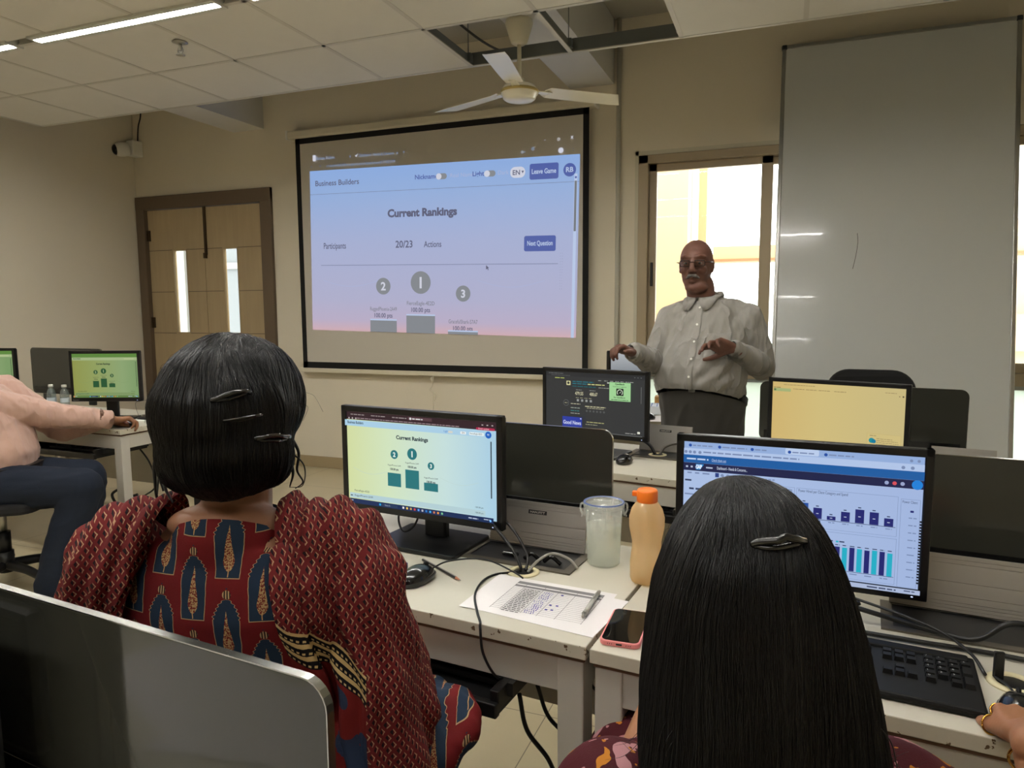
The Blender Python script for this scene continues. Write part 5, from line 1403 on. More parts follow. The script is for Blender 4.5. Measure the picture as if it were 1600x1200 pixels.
def man_shirt(bm):
    loft(bm, TS[1:], f1)
    limb(bm, [shR, elR, Vector(wrR) + Vector((.012, .012, .004))], [.070, .058, .035]); limb(bm, [shL, elL, Vector(wrL) + Vector((.02, .012, -.002))], [.074, .062, .036])
    for q in (shR, shL): limb(bm, [(.026, .052, 1.385), Vector((.026, .052, 1.385)).lerp(Vector(q), .5) + Vector((0, 0, .008)), q], [.07, .066, .071])
    limb(bm, [(.03, .05, 1.40), (.016, .055, 1.452)], [.082, .068])
fa, fb, fc = folds(.014, 7, (.65, .3, .7), 4, 3.), folds(.006, 17, (.5, .3, .8), 4, 9.), folds(.012, 9, (.8, -.4, .6), 3.5, 1.)
def shirt_post(co, no):
    g = .004 + fa(co, no) * .7 + fb(co, no) * .7
    fr = Vector((co.x - .01, co.y - .02, 0)); side = fr.dot(l1)
    if .97 < co.z < 1.25 and fr.length < .235 and side < .17: g += max(0, min(1, (side + .02) * 9)) * fc(co, no) * .9           # deep folds under the raised arm
    if side > .0 and co.z < 1.22 and fr.length < .25 and side < .18:
        q = side * .72 - (co.z - 1.0) * .70          # creases fan down toward the front of the belt
        g += .008 * math.sin(q * 105 + 1.5 * noise.noise(co * 7)) * min(1, side * 12) * max(0, min(1, (1.22 - co.z) * 10)) * max(0, min(1, (co.z - .985) * 18))
    if co.z < 1.02: g += .003 * math.sin(side * 80 + co.z * 30)
    if abs(co.z - .955) < .02: g -= .006
    return g
beltp = lambda dz: (Vector((.0, .0, .965 + dz)), Vector((.18, .26, .95)))
shirt = blob('shirt', man_shirt, .0052, shirt_m, man, 4, shirt_post, cut=[(beltp(-.014)[0], beltp(0)[1]), (Vector((.012, .052, 1.458)), Vector((.1, .25, -1)), .16),
             (Vector(wrR) + Vector((-.012, -.016, .002)), Vector((.66, .60, -.25)), .085), (Vector(wrL) + Vector((-.008, -.006, 0)), Vector((.74, .55, -.34)), .085)])
# shirt front: placket, buttons, pocket, cuffs
sb = BVHTree.FromPolygons([v.co for v in shirt.data.vertices], [tuple(p.vertices) for p in shirt.data.polygons])
# collar wings
bm = NB()
for s in (-1, 1):
    pts_top, pts_mid, pts_bot = [], [], []
    for k in range(13):
        a = R(180 * k / 12) ; x = math.sin(a) * s; y = math.cos(a)       # from the nape round to the throat
        fwd = -y
        rt_ = .064 + .006 * fwd
        c0 = Vector((.008, .052, 1.462 - .030 * (fwd + 1) / 2 + .012))
        top_ = c0 + l1 * x * rt_ + f1 * fwd * (rt_ + .004)
        drop = .034 + .034 * max(0, fwd) ** 3; flare = .012 + .006 * max(0, fwd) ** 2
        bot = top_ + (l1 * x * .9 + f1 * fwd * .55).normalized() * flare - Vector((0, 0, drop)) + l1 * s * .034 * max(0, fwd) ** 3
        q, n_, _, _ = sb.find_nearest(bot); mid = sb.find_nearest(top_.lerp(bot, .5))
        md = mid[0] + mid[1] * .014; md = md if (md - c0).length > (top_.lerp(bot, .5) - c0).length else top_.lerp(bot, .5)
        pts_top.append(bm.verts.new(top_)); pts_mid.append(bm.verts.new(md)); pts_bot.append(bm.verts.new(q + n_ * .011))
    for A_, B_ in ((pts_top, pts_mid), (pts_mid, pts_bot)):
        for k in range(12): bm.faces.new((A_[k], A_[k + 1], B_[k + 1], B_[k])).smooth = True
bmesh.ops.remove_doubles(bm, verts=bm.verts[:], dist=.0008)
bmesh.ops.recalc_face_normals(bm, faces=bm.faces[:]); bmesh.ops.solidify(bm, geom=bm.faces[:], thickness=.003)
obj('collar', bm, shirt_m, shirt)
def on_front(side, z, lift=.001, b=sb):
    o_ = Vector((.01, .02, z)) + l1 * side + f1 * .5
    h = b.ray_cast(o_, -f1)
    return (h[0] + h[1] * lift, h[1]) if h[0] else (o_ - f1 * .3, f1)
bm = NB(); zs = [1.425 - .012 * k for k in range(38)]
rows = [[on_front(x, z, .0016)[0] for x in (-.017, -.006, .006, .017)] for z in zs]
gv = [[bm.verts.new(p) for p in r_] for r_ in rows]
for A, Bv in zip(gv, gv[1:]):
    for k in range(3): bm.faces.new((A[k], A[k + 1], Bv[k + 1], Bv[k])).smooth = True
bmesh.ops.recalc_face_normals(bm, faces=bm.faces[:]); bmesh.ops.solidify(bm, geom=bm.faces[:], thickness=-.0016)
obj('placket', bm, shirt_m, shirt)
but_m = mat('pearl_button', (222, 220, 212), .25)
for z in (1.395, 1.315, 1.235, 1.155, 1.075, 1.0):
    p, n_ = on_front(0, z, .002); bm = NB(); cyl(bm, p, p + n_ * .0025, .0056, seg=14); obj('button', bm, but_m, shirt)
bm = NB(); rows = [[on_front(.055 + .105 * i / 6, z, .0012)[0] for i in range(7)] for z in [1.275 - .115 * k / 7 for k in range(8)]]
gv = [[bm.verts.new(p) for p in r_] for r_ in rows]
for A, Bv in zip(gv, gv[1:]):
    for k in range(6): bm.faces.new((A[k], A[k + 1], Bv[k + 1], Bv[k])).smooth = True
bmesh.ops.recalc_face_normals(bm, faces=bm.faces[:]); bmesh.ops.solidify(bm, geom=bm.faces[:], thickness=-.0012)
obj('pocket', bm, shirt_m, shirt)
for w_, el in ((wrR, elR), (wrL, elL)):
    w_, el = Vector(w_), Vector(el); d = (w_ - el).normalized()
    bm = NB(); cyl(bm, w_ - d * .075, w_ - d * .004,   .043, .036, 28, cap=False); bmesh.ops.solidify(bm, geom=bm.faces[:], thickness=.0025); obj('cuff', bm, shirt_m, shirt)
tro_m = mat('dark_grey_wool', (74, 72, 68), .85, spec=.2, sheen=.15, bump=.2, bscale=350)
def man_trousers(bm):
    loft(bm, [(.02, .035, .70, .17, .115), (.02, .03, .80, .196, .142), (.018, .026, .90, .206, .156), (.012, .016, .99, .208, .166), (.01, .014, 1.05, .208, .166)], f1)
    for s in (-1, 1):
        h = Vector((.02, .03, .82)) + l1 * s * .092; k = Vector((.02, .03, .48)) + l1 * s * .115; a = Vector((.02, .045, .05)) + l1 * s * .125
        limb(bm, [h, k, a], [.108, .082, .074])
tf = folds(.008, 12, (.3, .2, 1), 3, 4.)
trousers = blob('trousers', man_trousers, .006, tro_m, man, 5, lambda c, n: tf(c, n), cut=[(beltp(.022)[0], -beltp(0)[1]), (Vector((0, 0, .035)), Vector((0, 0, 1)))])
tb_ = BVHTree.FromPolygons([v.co for v in trousers.data.vertices], [tuple(p.vertices) for p in trousers.data.polygons])
bm = NB(); rings = []
for k in range(48):
    a = 2 * math.pi * k / 48; dr = l1 * math.cos(a) + f1 * math.sin(a); base = Vector((.012, .016, 0))
    col = []
    for dz in (-.018, .014):
        # height of the tilted belt plane below this direction
        pc, pn = beltp(dz); q = base + dr * .19; z = pc.z - ((q.x - pc.x) * pn.x + (q.y - pc.y) * pn.y) / pn.z
        o_ = Vector((base.x, base.y, z)) + dr * .6; h = tb_.ray_cast(o_, -dr)
        rr = ((h[0] - Vector((base.x, base.y, z))).length if h[0] and (h[0] - o_).length < .55 else .20) + .004
        col.append(bm.verts.new(Vector((base.x, base.y, z)) + dr * rr))
    rings.append(col)
for k in range(48):
    A, Bv = rings[k], rings[(k + 1) % 48]; bm.faces.new((A[0], Bv[0], Bv[1], A[1])).smooth = True
bmesh.ops.solidify(bm, geom=bm.faces[:], thickness=.004)
belt = obj('belt', bm, mat('black_leather', (20, 19, 19), .35, bump=.2, bscale=200), man)
pbz = .965 - ((f1.x * .17 + .012) * .18 + (f1.y * .17 + .016) * .26) / .95
bm = NB(); Mb = Matrix.Translation(Vector((.012, .016, pbz)) + f1 * .186) @ Matrix.Rotation(math.atan2(f1.x, -f1.y), 4, 'Z')
box(bm, (-.016, -.004, -.016), (.016, .004, .014), .003, M=Mb); obj('buckle', bm, steel_m, belt)
for s in (-1, 1):
    h = Vector((.02, .05, 0)) + l1 * s * .125; bm = None
    def fs(b): shoe(b, h, h + f1 * .24)
    blob('shoe', fs, .006, mat('black_shoe_leather', (16, 15, 15), .3), man, 4, cut=[(Vector((0, 0, .004)), Vector((0, 0, 1)))])
# moustache, glasses, fringe of grey hair
grey_hair = mat('grey_hair', (118, 112, 106), .7, bump=.6, bscale=400)
def stache(bm):
    for s in (-1, 1): limb(bm, [HM @ Vector(p) for p in ((s * .002, -.099, -.050), (s * .016, -.096, -.053), (s * .030, -.082, -.063))], [.0075, .0085, .0045], 10)
blob('moustache', stache, .0025, grey_hair, man, 2, lambda c, n: .0015 * noise.noise(c * 420))
bm = NB()
for s in (-1, 1):
    lens = [(s * .034 + x, -.104 + .004 * abs(x * 40), .006 + z) for x, z in rrect(.050, .028, .009, 5)]
    tube(bm, [HM @ Vector(p) for p in lens + lens[:1]], .0014, 6, 2)
    tube(bm, [HM @ Vector(p) for p in ((s * .059, -.100, .012), (s * .080, -.07, .012), (s * .083, .0, .010), (s * .082, .022, -.006))], .0017, 6, 5)
    tube(bm, [HM @ Vector(p) for p in ((s * .058, -.101, .018), (s * .034, -.104, .0205), (s * .011, -.104, .018))], .0022, 6, 4)
tube(bm, [HM @ Vector(p) for p in ((-.010, -.105, .010), (0, -.108, .012), (.010, -.105, .010))], .0015, 6, 4)
gla = obj('glasses', bm, mat('black_spectacle_frame', (18, 17, 17), .25), man)
bm = NB()
for s in (-1, 1):
    bm.faces.new([bm.verts.new(HM @ Vector((s * .034 + x, -.1035, .006 + z))) for x, z in rrect(.048, .026, .008, 5)])
obj('lenses', bm, glass_m, gla)
bm = NB()
wtc = Vector(wrR) - (Vector(wrR) - Vector(elR)).normalized() * -.004
dW = (Vector(wrR) - Vector(elR)).normalized(); xw, yw, _ = frame_from(dW)
tube(bm, [wtc + .034 * (math.cos(a) * xw + math.sin(a) * yw) for a in [2 * math.pi * k / 20 for k in range(21)]], .004, 6, 2)
cyl(bm, wtc - Vector((0, .0, .034)) - Vector((0, 0, .004)), wtc - Vector((0, 0, .030)), .017, seg=20); obj('wristwatch', bm, steel_m, man)
# ------------------------------------------------------------------ printed cloth
def motif_cloth(name):
    """red cotton block-printed with blue arched panels holding a cypress"""
    m = mat(name, (104, 26, 26), .85, spec=.2, bump=.2, bscale=500); t, b = nodes_of(m)
    co, x, y, z = objco(t)
    nz = noise_n(t, co, 60, 2); x = x + (nz - .5) * .003
    x = x + z * .06
    du, dv = .0540, .118
    i = (x / du).floor(); xx = x - (i + .5) * du
    yy = (z + i.mod(2.) * (dv / 2) + .02).mod(dv) - dv / 2
    scal = (yy * 1100).sin() * .0014
    w = ((yy * -1 + .043) / .026).clamp().sqrt() * (.0185 + (yy + .045) * .03) + scal * yy.gt(.014)
    d = xx.abs() - w
    inside = d.lt(0.) * yy.gt(-.046)
    edge = d.lt(.0011) * yy.gt(-.0472) * yy.lt(.0445)
    tt = ((yy + .038) / .066)
    lw = (tt * 5).clamp().sqrt() * (1 - tt).clamp() * .0105
    leaf = xx.abs().lt(lw) * tt.gt(0.)
    dots = noise_n(t, co, 430, 1.).gt(.49)
    stem = xx.abs().lt(.0007) * yy.lt(-.034) * yy.gt(-.045)
    crown = (((xx * xx + (yy - .0495) * (yy - .0495)).sqrt()).lt(.0065)) * yy.gt(.044)
    crdot = ((xx * 1500).sin()).gt(.1)
    c = mixc(t, noise_n(t, co, 14, 3), (116, 28, 30), (90, 22, 24))
    c = mixc(t, edge, c, (170, 142, 104))
    c = mixc(t, inside, c, (34, 48, 66))
    c = mixc(t, leaf * inside, c, mixc(t, dots, (112, 40, 32), (172, 138, 96)))
    c = mixc(t, stem, c, (190, 150, 100))
    c = mixc(t, crown, c, mixc(t, crdot, (170, 142, 104), (36, 24, 22)))
    t.links.new(c, b.inputs['Base Color']); return m

def diamond_cloth(name, a=.0155, slope=1.25, borders=(), dark=1.):
    """madder red cotton with a small diamond print and woven end borders (local heights)"""
    m = mat(name, (104, 30, 30), .85, spec=.2, bump=.25, bscale=450); t, b = nodes_of(m)
    co, x, y, z = objco(t)
    nz = noise_n(t, co, 28, 2); n3 = noise_n(t, co, 9, 2)
    xs_ = x + y * .55 + (nz - .5) * .010; zs2 = z + (n3 - .5) * .012
    p = (xs_ + zs2 / slope) / a; q = (xs_ - zs2 / slope) / a
    fp = (p.mod(1.) - .5); fq = (q.mod(1.) - .5)
    r = fp.abs().max(fq.abs())
    ring = r.gt(.25) * r.lt(.36)
    dot = r.lt(.21) * (fp + fq).lt(.16); tip = ((fp - .3).abs().lt(.08)) * (fq - .3).abs().lt(.08)
    c = mixc(t, noise_n(t, co, 11, 3), (110, 32, 33), (84, 24, 26))
    c = mixc(t, ring * (fp + fq).gt(.14), c, (164, 132, 102))
    c = mixc(t, dot, c, (28, 18, 22)); c = mixc(t, tip, c, (164, 132, 102))
    for (z0, k) in borders:
        s = (z + x * k - z0 + (n3 - .5) * .008)
        side_ = x.lt(.232); band = s.gt(0.) * s.lt(.048) * side_
        st = (s / .0165).mod(1.); lines = st.gt(.62); beads = ((x * 900).sin().gt(0.)) * st.lt(.30) * st.gt(.12)
        c = mixc(t, band, c, mixc(t, lines.max(beads), (20, 17, 20), (196, 168, 116)))
        low = s.lt(0.) * side_
        lf = (((x * 75).sin() * (z * 70 + x * 40).sin())).gt(.55)
        c = mixc(t, low, c, mixc(t, lf, mixc(t, n3.gt(.6), (104, 26, 24), (38, 48, 70)), (40, 50, 72)))
    t.links.new(c, b.inputs['Base Color']); return m

def ikat_cloth(name):
    m = mat(name, (70, 18, 26), .8, spec=.25, bump=.2, bscale=400); t, b = nodes_of(m)
    co, x, y, z = objco(t)
    mp = t.nodes.new('ShaderNodeMapping'); mp.inputs['Scale'].default_value = (1., 1., .38); t.links.new(co, mp.inputs['Vector'])
    n1 = noise_n(t, mp.outputs[0], 34, 1.5); n2 = noise_n(t, mp.outputs[0], 29, 1.5, 'Fac')
    mp2 = t.nodes.new('ShaderNodeMapping'); mp2.inputs['Scale'].default_value = (1., 1., .30); mp2.inputs['Location'].default_value = (3, 2, 1); t.links.new(co, mp2.inputs['Vector'])
    n2 = noise_n(t, mp2.outputs[0], 30, 1.5)
    c = mixc(t, noise_n(t, co, 9, 2), (76, 20, 28), (56, 14, 22))
    c = mixc(t, n1.gt(.60), c, (176, 112, 34)); c = mixc(t, n2.gt(.61), c, (168, 120, 124))
    t.links.new(c, b.inputs['Base Color']); return m

def hair_mat(name, rgb=(15, 14, 15), rough=.34):
    m = mat(name, rgb, rough, spec=.5); t, b = nodes_of(m)
    tc = t.nodes.new('ShaderNodeTexCoord'); mp = t.nodes.new('ShaderNodeMapping'); mp.inputs['Scale'].default_value = (1, 1, .06); t.links.new(tc.outputs['Object'], mp.inputs['Vector'])
    n = noise_n(t, mp.outputs[0], 420, 3)
    bp = t.nodes.new('ShaderNodeBump'); bp.inputs['Strength'].default_value = .45; bp.inputs['Distance'].default_value = .002
    t.links.new(n.s, bp.inputs['Height']); t.links.new(bp.outputs['Normal'], b.inputs['Normal'])
    return m
hair_m = hair_mat('black_hair')

# ------------------------------------------------------------------ the woman in red, seen from behind
w1 = thing('person', 'seated woman seen from behind, black hair in clips, red block-printed kurta and dupatta', 'person', (-.833, .90, 0), CA)
sk2 = skin('tan_skin', (150, 106, 80))
f2 = Vector((.2, .98, 0)); l2 = Vector((-.98, .2, 0))
HW = head_matrix((-.002, .035, 1.238), (.45, .89), .96)
T2 = [(.0, .04, .46, .20, .15), (.0, .04, .60, .185, .14), (.0, .03, .75, .172, .122), (-.005, .015, .85, .185, .122), (-.008, .0, .93, .196, .112), (-.010, .0, .985, .195, .096), (-.010, .005, 1.025, .150, .078), (-.006, .012, 1.06, .082, .062)]
w1sL, w1eL, w1wL = (-.185, .0, .985), (-.262, .04, .735), (-.16, .215, .668)
w1sR, w1eR, w1wR = (.165, .01, .985), (.235, .045, .715), (.205, .230, .668)
def w1_body(bm):
    head(bm, HW, True); limb(bm, [(-.006, .012, 1.03), (-.004, .03, 1.16)], [.058, .054]); ellipsoid(bm, (-.008, -.015, 1.055), (.10, .05, .035))
    loft(bm, [(a, b_, z, w - .012, h - .010) for a, b_, z, w, h in T2], f2)
    limb(bm, [w1sL, w1eL, w1wL], [.048, .036, .025]); limb(bm, [w1sR, w1eR, w1wR], [.048, .036, .025])
    hand(bm, w1wL, (.35, .93, -.05), (0, 0, 1), False, (30, 34, 36, 38), 6, (.6, 30), .9); hand(bm, w1wR, (-.15, .98, -.05), (0, 0, 1), True, (30, 34, 36, 38), 6, (.6, 30), .9)
    for s in (-1, 1): limb(bm, [Vector((0, .06, .53)) - l2 * s * .085, Vector((.08, .47, .53)) - l2 * s * .10, Vector((.07, .46, .09)) - l2 * s * .10, Vector((.08, .58, .04)) - l2 * s * .10], [.085, .056, .036, .03])
blob('body', w1_body, .0045, sk2, w1, 3); eyes(HW, w1)
motif_m = motif_cloth('block_printed_red_cotton'); sleeve_m = diamond_cloth('diamond_printed_cotton_sleeve', .0150, 1.15)
kf = folds(.004, 9, (0, .2, 1), 4, 2.); kf2 = folds(.007, 14, (.25, 0, 1), 4, 5.)
def w1_kurta(bm):
    loft(bm, T2[:7], f2)
    limb(bm, [(-.006, .012, 1.015), (-.005, .016, 1.05)], [.10, .085])
    for s in (-1, 1): limb(bm, [Vector((0, .06, .53)) - l2 * s * .09, Vector((.08, .50, .53)) - l2 * s * .11, Vector((.09, .50, .20)) - l2 * s * .12], [.112, .094, .10])
    ellipsoid(bm, (.22, .14, .60), (.15, .17, .07)); ellipsoid(bm, (.31, .15, .61), (.075, .11, .045))
kurta = blob('kurta', w1_kurta, .006, motif_m, w1, 5, lambda c, n: .004 + (kf(c, n) if c.z > .7 else kf2(c, n)),
             cut=[((-.005, -.065, 1.075), Vector((0, -.62, -.78)), .17)])
def sl(a, e_, w, ra):
    def f(bm):
        E_ = Vector(e_); Wd = E_.lerp(Vector(w), .55)
        limb(bm, [a, E_, Wd], ra)
    return f
for a, e_, w, ra in ((w1sL, w1eL, w1wL, [.078, .075, .07]), (w1sR, w1eR, w1wR, [.080, .082, .078])):
    E_ = Vector(e_); Wd = E_.lerp(Vector(w), .55)
    blob('sleeve', sl(a, e_, w, ra), .0055, sleeve_m, kurta, 4, lambda c, n: kf2(c, n) * .7, cut=[(Wd, (E_ - Wd).normalized(), .14)])
# dupatta: one length over each shoulder, laid over the kurta
def drape(name, side, borders, inner_top, inner_bot, zlow, extra=None, seed=0.):
    m = diamond_cloth('dupatta_print_' + name, .0150, 1.3, borders)
    def f(bm):
        loft(bm, [(a + .004 * side, b_, z, w + .014, h + .014) for a, b_, z, w, h in T2[2:7]], f2)
        S, E0 = (w1sL, w1eL) if side < 0 else (w1sR, w1eR)
        limb(bm, [S, Vector(S).lerp(Vector(E0), .75)], [.091, .083])
        limb(bm, [(.085 * side, .0, 1.025), (.15 * side, .0, 1.01)], [.060, .078])
        if extra: extra(bm)
    ins = Vector((inner_top[0], 0, inner_top[1])); d = Vector((inner_bot[0], 0, inner_bot[1])) - ins
    nrm = Vector((-d.z, 0, d.x)).normalized()
    if nrm.x * side < 0: nrm = -nrm
    def post(c, n):
        dist = (c - ins).dot(nrm); g = .0065 * math.sin(dist * 150 + noise.noise(c * 9 + Vector((seed, 0, 0))) * 2.8) + .006 * noise.noise(c * 12)
        return g + .004 + (.010 if dist < .03 else 0.)
    return blob('dupatta', f, .0048, m, w1, 3, post, cut=[(ins, nrm), (Vector((0, 0, zlow)), Vector((0, 0, 1)))], solid=.0025)
drape('left', -1, (), (-.100, 1.10), (-.165, .87), .70, seed=3.)
def ext(bm):
    limb(bm, [(.21, -.02, .96), (.235, -.055, .80), (.245, -.07, .62), (.25, -.05, .50)], [.070, .066, .068, .072])
    limb(bm, [(.225, .0, .86), (.262, .02, .70)], [.066, .06])
drape('right', 1, ((.975, .75),), (.072, 1.10), (.130, .83), .47, ext, seed=8.)
# hair: smooth dome gathered low at the nape
def w1_hair(bm):
    E = lambda c, r: ellipsoid(bm, c, r, u=28, v=18)
    E((-.002, .012, 1.252), (.112, .125, .108)); E((-.002, -.02, 1.235), (.112, .105, .10)); E((.008, -.045, 1.185), (.100, .078, .080)); E((.002, -.050, 1.162), (.085, .060, .046))
    E((-.055, -.035, 1.168), (.050, .055, .052)); E((.060, -.035, 1.172), (.046, .055, .052))
def hp(c, n): return max(0, 1.2 - c.z) * .05 * noise.noise(Vector((c.x * 22, c.y * 22, c.z * 14))) + .0022 * noise.noise(Vector((c.x * 70, c.y * 70, c.z * 9))) + .002 * noise.noise(c * 25)
hair1 = blob('hair', w1_hair, .005, hair_m, w1, 6, hp, cut=[((0, .10, 1.225), Vector((-.25, -.85, .45)), .16)])
r5 = random.Random(11)
seeds = []
for k in range(900):
    a = r5.uniform(0, 6.283); q = r5.random() ** .7 * .10
    seeds.append((-.002 + q * math.cos(a), .0 + q * math.sin(a) * 1.0, 1.36))
for k in range(900):
    a = r5.uniform(2.9, 6.5); seeds.append((.112 * math.cos(a), -.01 + .125 * math.sin(a), r5.uniform(1.17, 1.33)))
flow1 = lambda p, k, n, r: Vector((-p.x * 1.5 * (1.25 - p.z) * 4 + .10 * math.sin(p.z * 40), -.35 if p.y > -.05 else .05, -1.))
strands('hair_strands', hair1, seeds, flow1, 26, .011, hair_m, hair1, (.0004, .0035), .00045)
# loose locks at both sides
bm = NB()
for pts, r_ in (([(-.100, .0, 1.23), (-.118, -.005, 1.19), (-.120, -.012, 1.15), (-.108, -.02, 1.11)], .006), ([(-.095, .01, 1.20), (-.126, .0, 1.16), (-.128, -.005, 1.12), (-.122, -.01, 1.09), (-.100, -.02, 1.085)], .0045), ([(-.10, .0, 1.25), (-.122, .005, 1.21), (-.124, .005, 1.16), (-.128, .0, 1.10)], .004), ([(-.085, .0, 1.16), (-.112, -.005, 1.12), (-.094, -.02, 1.09)], .005),
                ([(.095, -.01, 1.20), (.108, -.008, 1.17), (.104, -.006, 1.14), (.112, -.004, 1.12), (.098, .0, 1.108)], .003), ([(.09, -.02, 1.18), (.116, -.01, 1.15), (.112, -.005, 1.115), (.088, .0, 1.11)], .0016), ([(.092, -.02, 1.17), (.10, -.015, 1.14), (.094, -.015, 1.115)], .004)): tube(bm, pts, r_, 8, 10, taper=.25)
obj('loose_locks', bm, hair_m, hair1)['kind'] = 'stuff'
bm = NB()
for k in range(60):
    a = r5.uniform(0, 6.28); b_ = r5.uniform(.2, 1.5); d = Vector((math.cos(a) * math.sin(b_), math.sin(a) * math.sin(b_) * .6 - .3, math.cos(b_))).normalized()
    p = Vector((-.002, .0, 1.245)) + Vector((d.x * .113, d.y * .12, d.z * .11)); q = p + d * r5.uniform(.004, .012) + Vector((r5.uniform(-.02, .02), 0, r5.uniform(-.03, .0)))
    tube(bm, [p - d * .004, (p + q) / 2 + d * .005, q, q + Vector((r5.uniform(-.01, .01), 0, -.02))], .00028, 3, 4)
obj('flyaway_hairs', bm, hair_m, hair1)['kind'] = 'stuff'
hb = BVHTree.FromPolygons([v.co for v in hair1.data.vertices], [tuple(p.vertices) for p in hair1.data.polygons])
clip_m = mat('black_gloss_clip', (12, 12, 13), .12, coat=.6)
def clip(parent, tree, a, b_, label, r_=.0042, bow=.008, gap=.007, eye=Vector((0, -1, .1))):
    a, b_ = Vector(a), Vector(b_); bm = NB()
    for s, rr in ((0, r_), (1, r_ * .7)):
        pts = []
        for k in range(9):
            t_ = k / 8; p = a.lerp(b_, t_) + Vector((0, 0, -s * gap * math.sin(math.pi * min(1, t_ * 1.15)))); q, n_, _, _ = tree.find_nearest(p)
            pts.append(q + n_ * (.003 + bow * math.sin(math.pi * t_) * (1 if s == 0 else .4)))
        tube(bm, pts, rr, 8, 4)
    o = obj('hair_clip', bm, clip_m, parent); o['label'] = label; return o
clip(w1, hb, (.020, -.125, 1.272), (.082, -.11, 1.291), 'glossy black hair clip high on the back of the head')
clip(w1, hb, (.035, -.12, 1.240), (.092, -.10, 1.246), 'thin black hair clip at mid head', .0026, .005, .004)
clip(w1, hb, (.066, -.09, 1.206), (.104, -.05, 1.202), 'black hair clip at the right side', .004, .006)

# ------------------------------------------------------------------ the woman with long hair
w2 = thing('person', 'seated woman with long straight black hair, seen from behind in a maroon ikat kurta', 'person', (-.032, .867, 0), CA)
f3 = Vector((.1, .995, 0)); l3 = Vector((-.995, .1, 0))
HZ = head_matrix((.0, .03, 1.050), (.1, .99), .94)
T3 = [(.01, .03, .46, .20, .15), (.01, .03, .56, .19, .14), (.01, .02, .65, .18, .125), (.012, .01, .74, .185, .118), (.014, .0, .79, .19, .105), (.014, .005, .828, .165, .088), (.008, .01, .875, .09, .07)]
w2sL, w2eL, w2wL = (-.160, .0, .780), (-.175, .11, .60), (-.025, .30, .792)
w2sR, w2eR, w2wR = (.190, .0, .780), (.405, -.03, .672), (.452, .130, .790)
sk3 = skin('warm_brown_skin', (156, 108, 78))
hd = Vector((.50, .86, -.10))
def w2_body(bm):
    head(bm, HZ, True); limb(bm, [(.006, .01, .86), (.0, .02, .98)], [.055, .052])
    loft(bm, [(a, b_, z, w - .012, h - .010) for a, b_, z, w, h in T3], f3)
    limb(bm, [w2sL, w2eL, w2wL], [.046, .035, .025]); limb(bm, [w2sR, w2eR, w2wR], [.046, .037, .0265])
    hand(bm, w2wL, (.15, .98, .0), (0, 0, 1), False, (30, 34, 36, 38), 6, (.6, 30), .9)
    hand(bm, w2wR, hd, (-.05, .1, 1), True, (38, 34, 34, 40), 6, (.42, 35), .95)
    for s in (-1, 1): limb(bm, [Vector((.01, .04, .53)) - l3 * s * .085, Vector((.05, .44, .53)) - l3 * s * .10, Vector((.05, .44, .09)) - l3 * s * .10, Vector((.06, .56, .04)) - l3 * s * .10], [.085, .056, .036, .03])
blob('body', w2_body, .0042, sk3, w2, 3); eyes(HZ, w2)
ikat_m = ikat_cloth('maroon_ikat_cotton')
def w2_kurta(bm):
    loft(bm, T3[:6], f3); limb(bm, [(.01, .01, .81), (.008, .014, .86)], [.11, .075])
    limb(bm, [w2sL, Vector(w2sL).lerp(Vector(w2eL), .9)], [.078, .070]); limb(bm, [w2sR, Vector(w2sR).lerp(Vector(w2eR), .72)], [.078, .066])
    for s in (-1, 1): limb(bm, [Vector((.01, .04, .53)) - l3 * s * .09, Vector((.05, .46, .53)) - l3 * s * .10, Vector((.05, .46, .20)) - l3 * s * .11], [.108, .085, .09])
eR = Vector(w2sR).lerp(Vector(w2eR), .72)
blob('kurta', w2_kurta, .006, ikat_m, w2, 5, lambda c, n: .003 + kf2(c, n) * .6, cut=[((.006, .012, .90), Vector((0, -.3, -.95)), .12), (eR, (Vector(w2sR) - eR).normalized(), .10)])
# hair: curtain falling from the crown over the shoulders
def w2_hair(bm):
    secs = [(.0, .012, 1.190, .020, .030), (.0, .010, 1.178, .048, .060), (.0, .008, 1.150, .073, .088), (.0, .004, 1.115, .092, .105), (.0, -.002, 1.07, .109, .113), (.002, -.010, 1.02, .121, .113), (.003, -.026, .96, .131, .105), (.004, -.045, .90, .136, .092), (.006, -.066, .84, .141, .076), (.008, -.085, .77, .142, .062), (.010, -.098, .70, .138, .052), (.012, -.104, .66, .12, .042)]
    loft(bm, secs, (0, 1), 40, 2.15)
def hp2(c, n):
    a = math.atan2(c.y + .02, c.x); low = max(0, 1.12 - c.z)
    return .0009 * noise.noise(Vector((a * 14, c.z * 3, 0))) + low * .010 * noise.noise(Vector((a * 5, c.z * 5, 4))) + .010 * max(0, .02 - abs(c.z - .875)) / .02 * 0
hair2 = blob('hair', w2_hair, .005, hair_m, w2, 25, hp2, cut=[((0, .075, 1.02), Vector((0, -1, .25)), .17)])
seeds = []
for k in range(3000):
    a = r5.uniform(0, 6.283); q = r5.random() ** .55 * .085; seeds.append((q * math.cos(a), .03 + q * math.sin(a), 1.20))
def flow2(p, k, n, r):
    if p.z < .735 + .05 * math.sin(p.x * 60) + .03 * r.random(): return Vector((0, 0, 0))
    a = max(0, min(1, (p.z - 1.04) / .13)); a = a * a * (3 - 2 * a); side = min(1, abs(p.x) / .07)
    low = Vector((p.x * .12 + .05 * math.sin(k * .4), p.y * .05 - .10, -1.))
    return low.lerp(Vector((p.x * 4 + .1 * math.sin(k * .5), -.75 * (1 - .8 * side), -.6)), a)
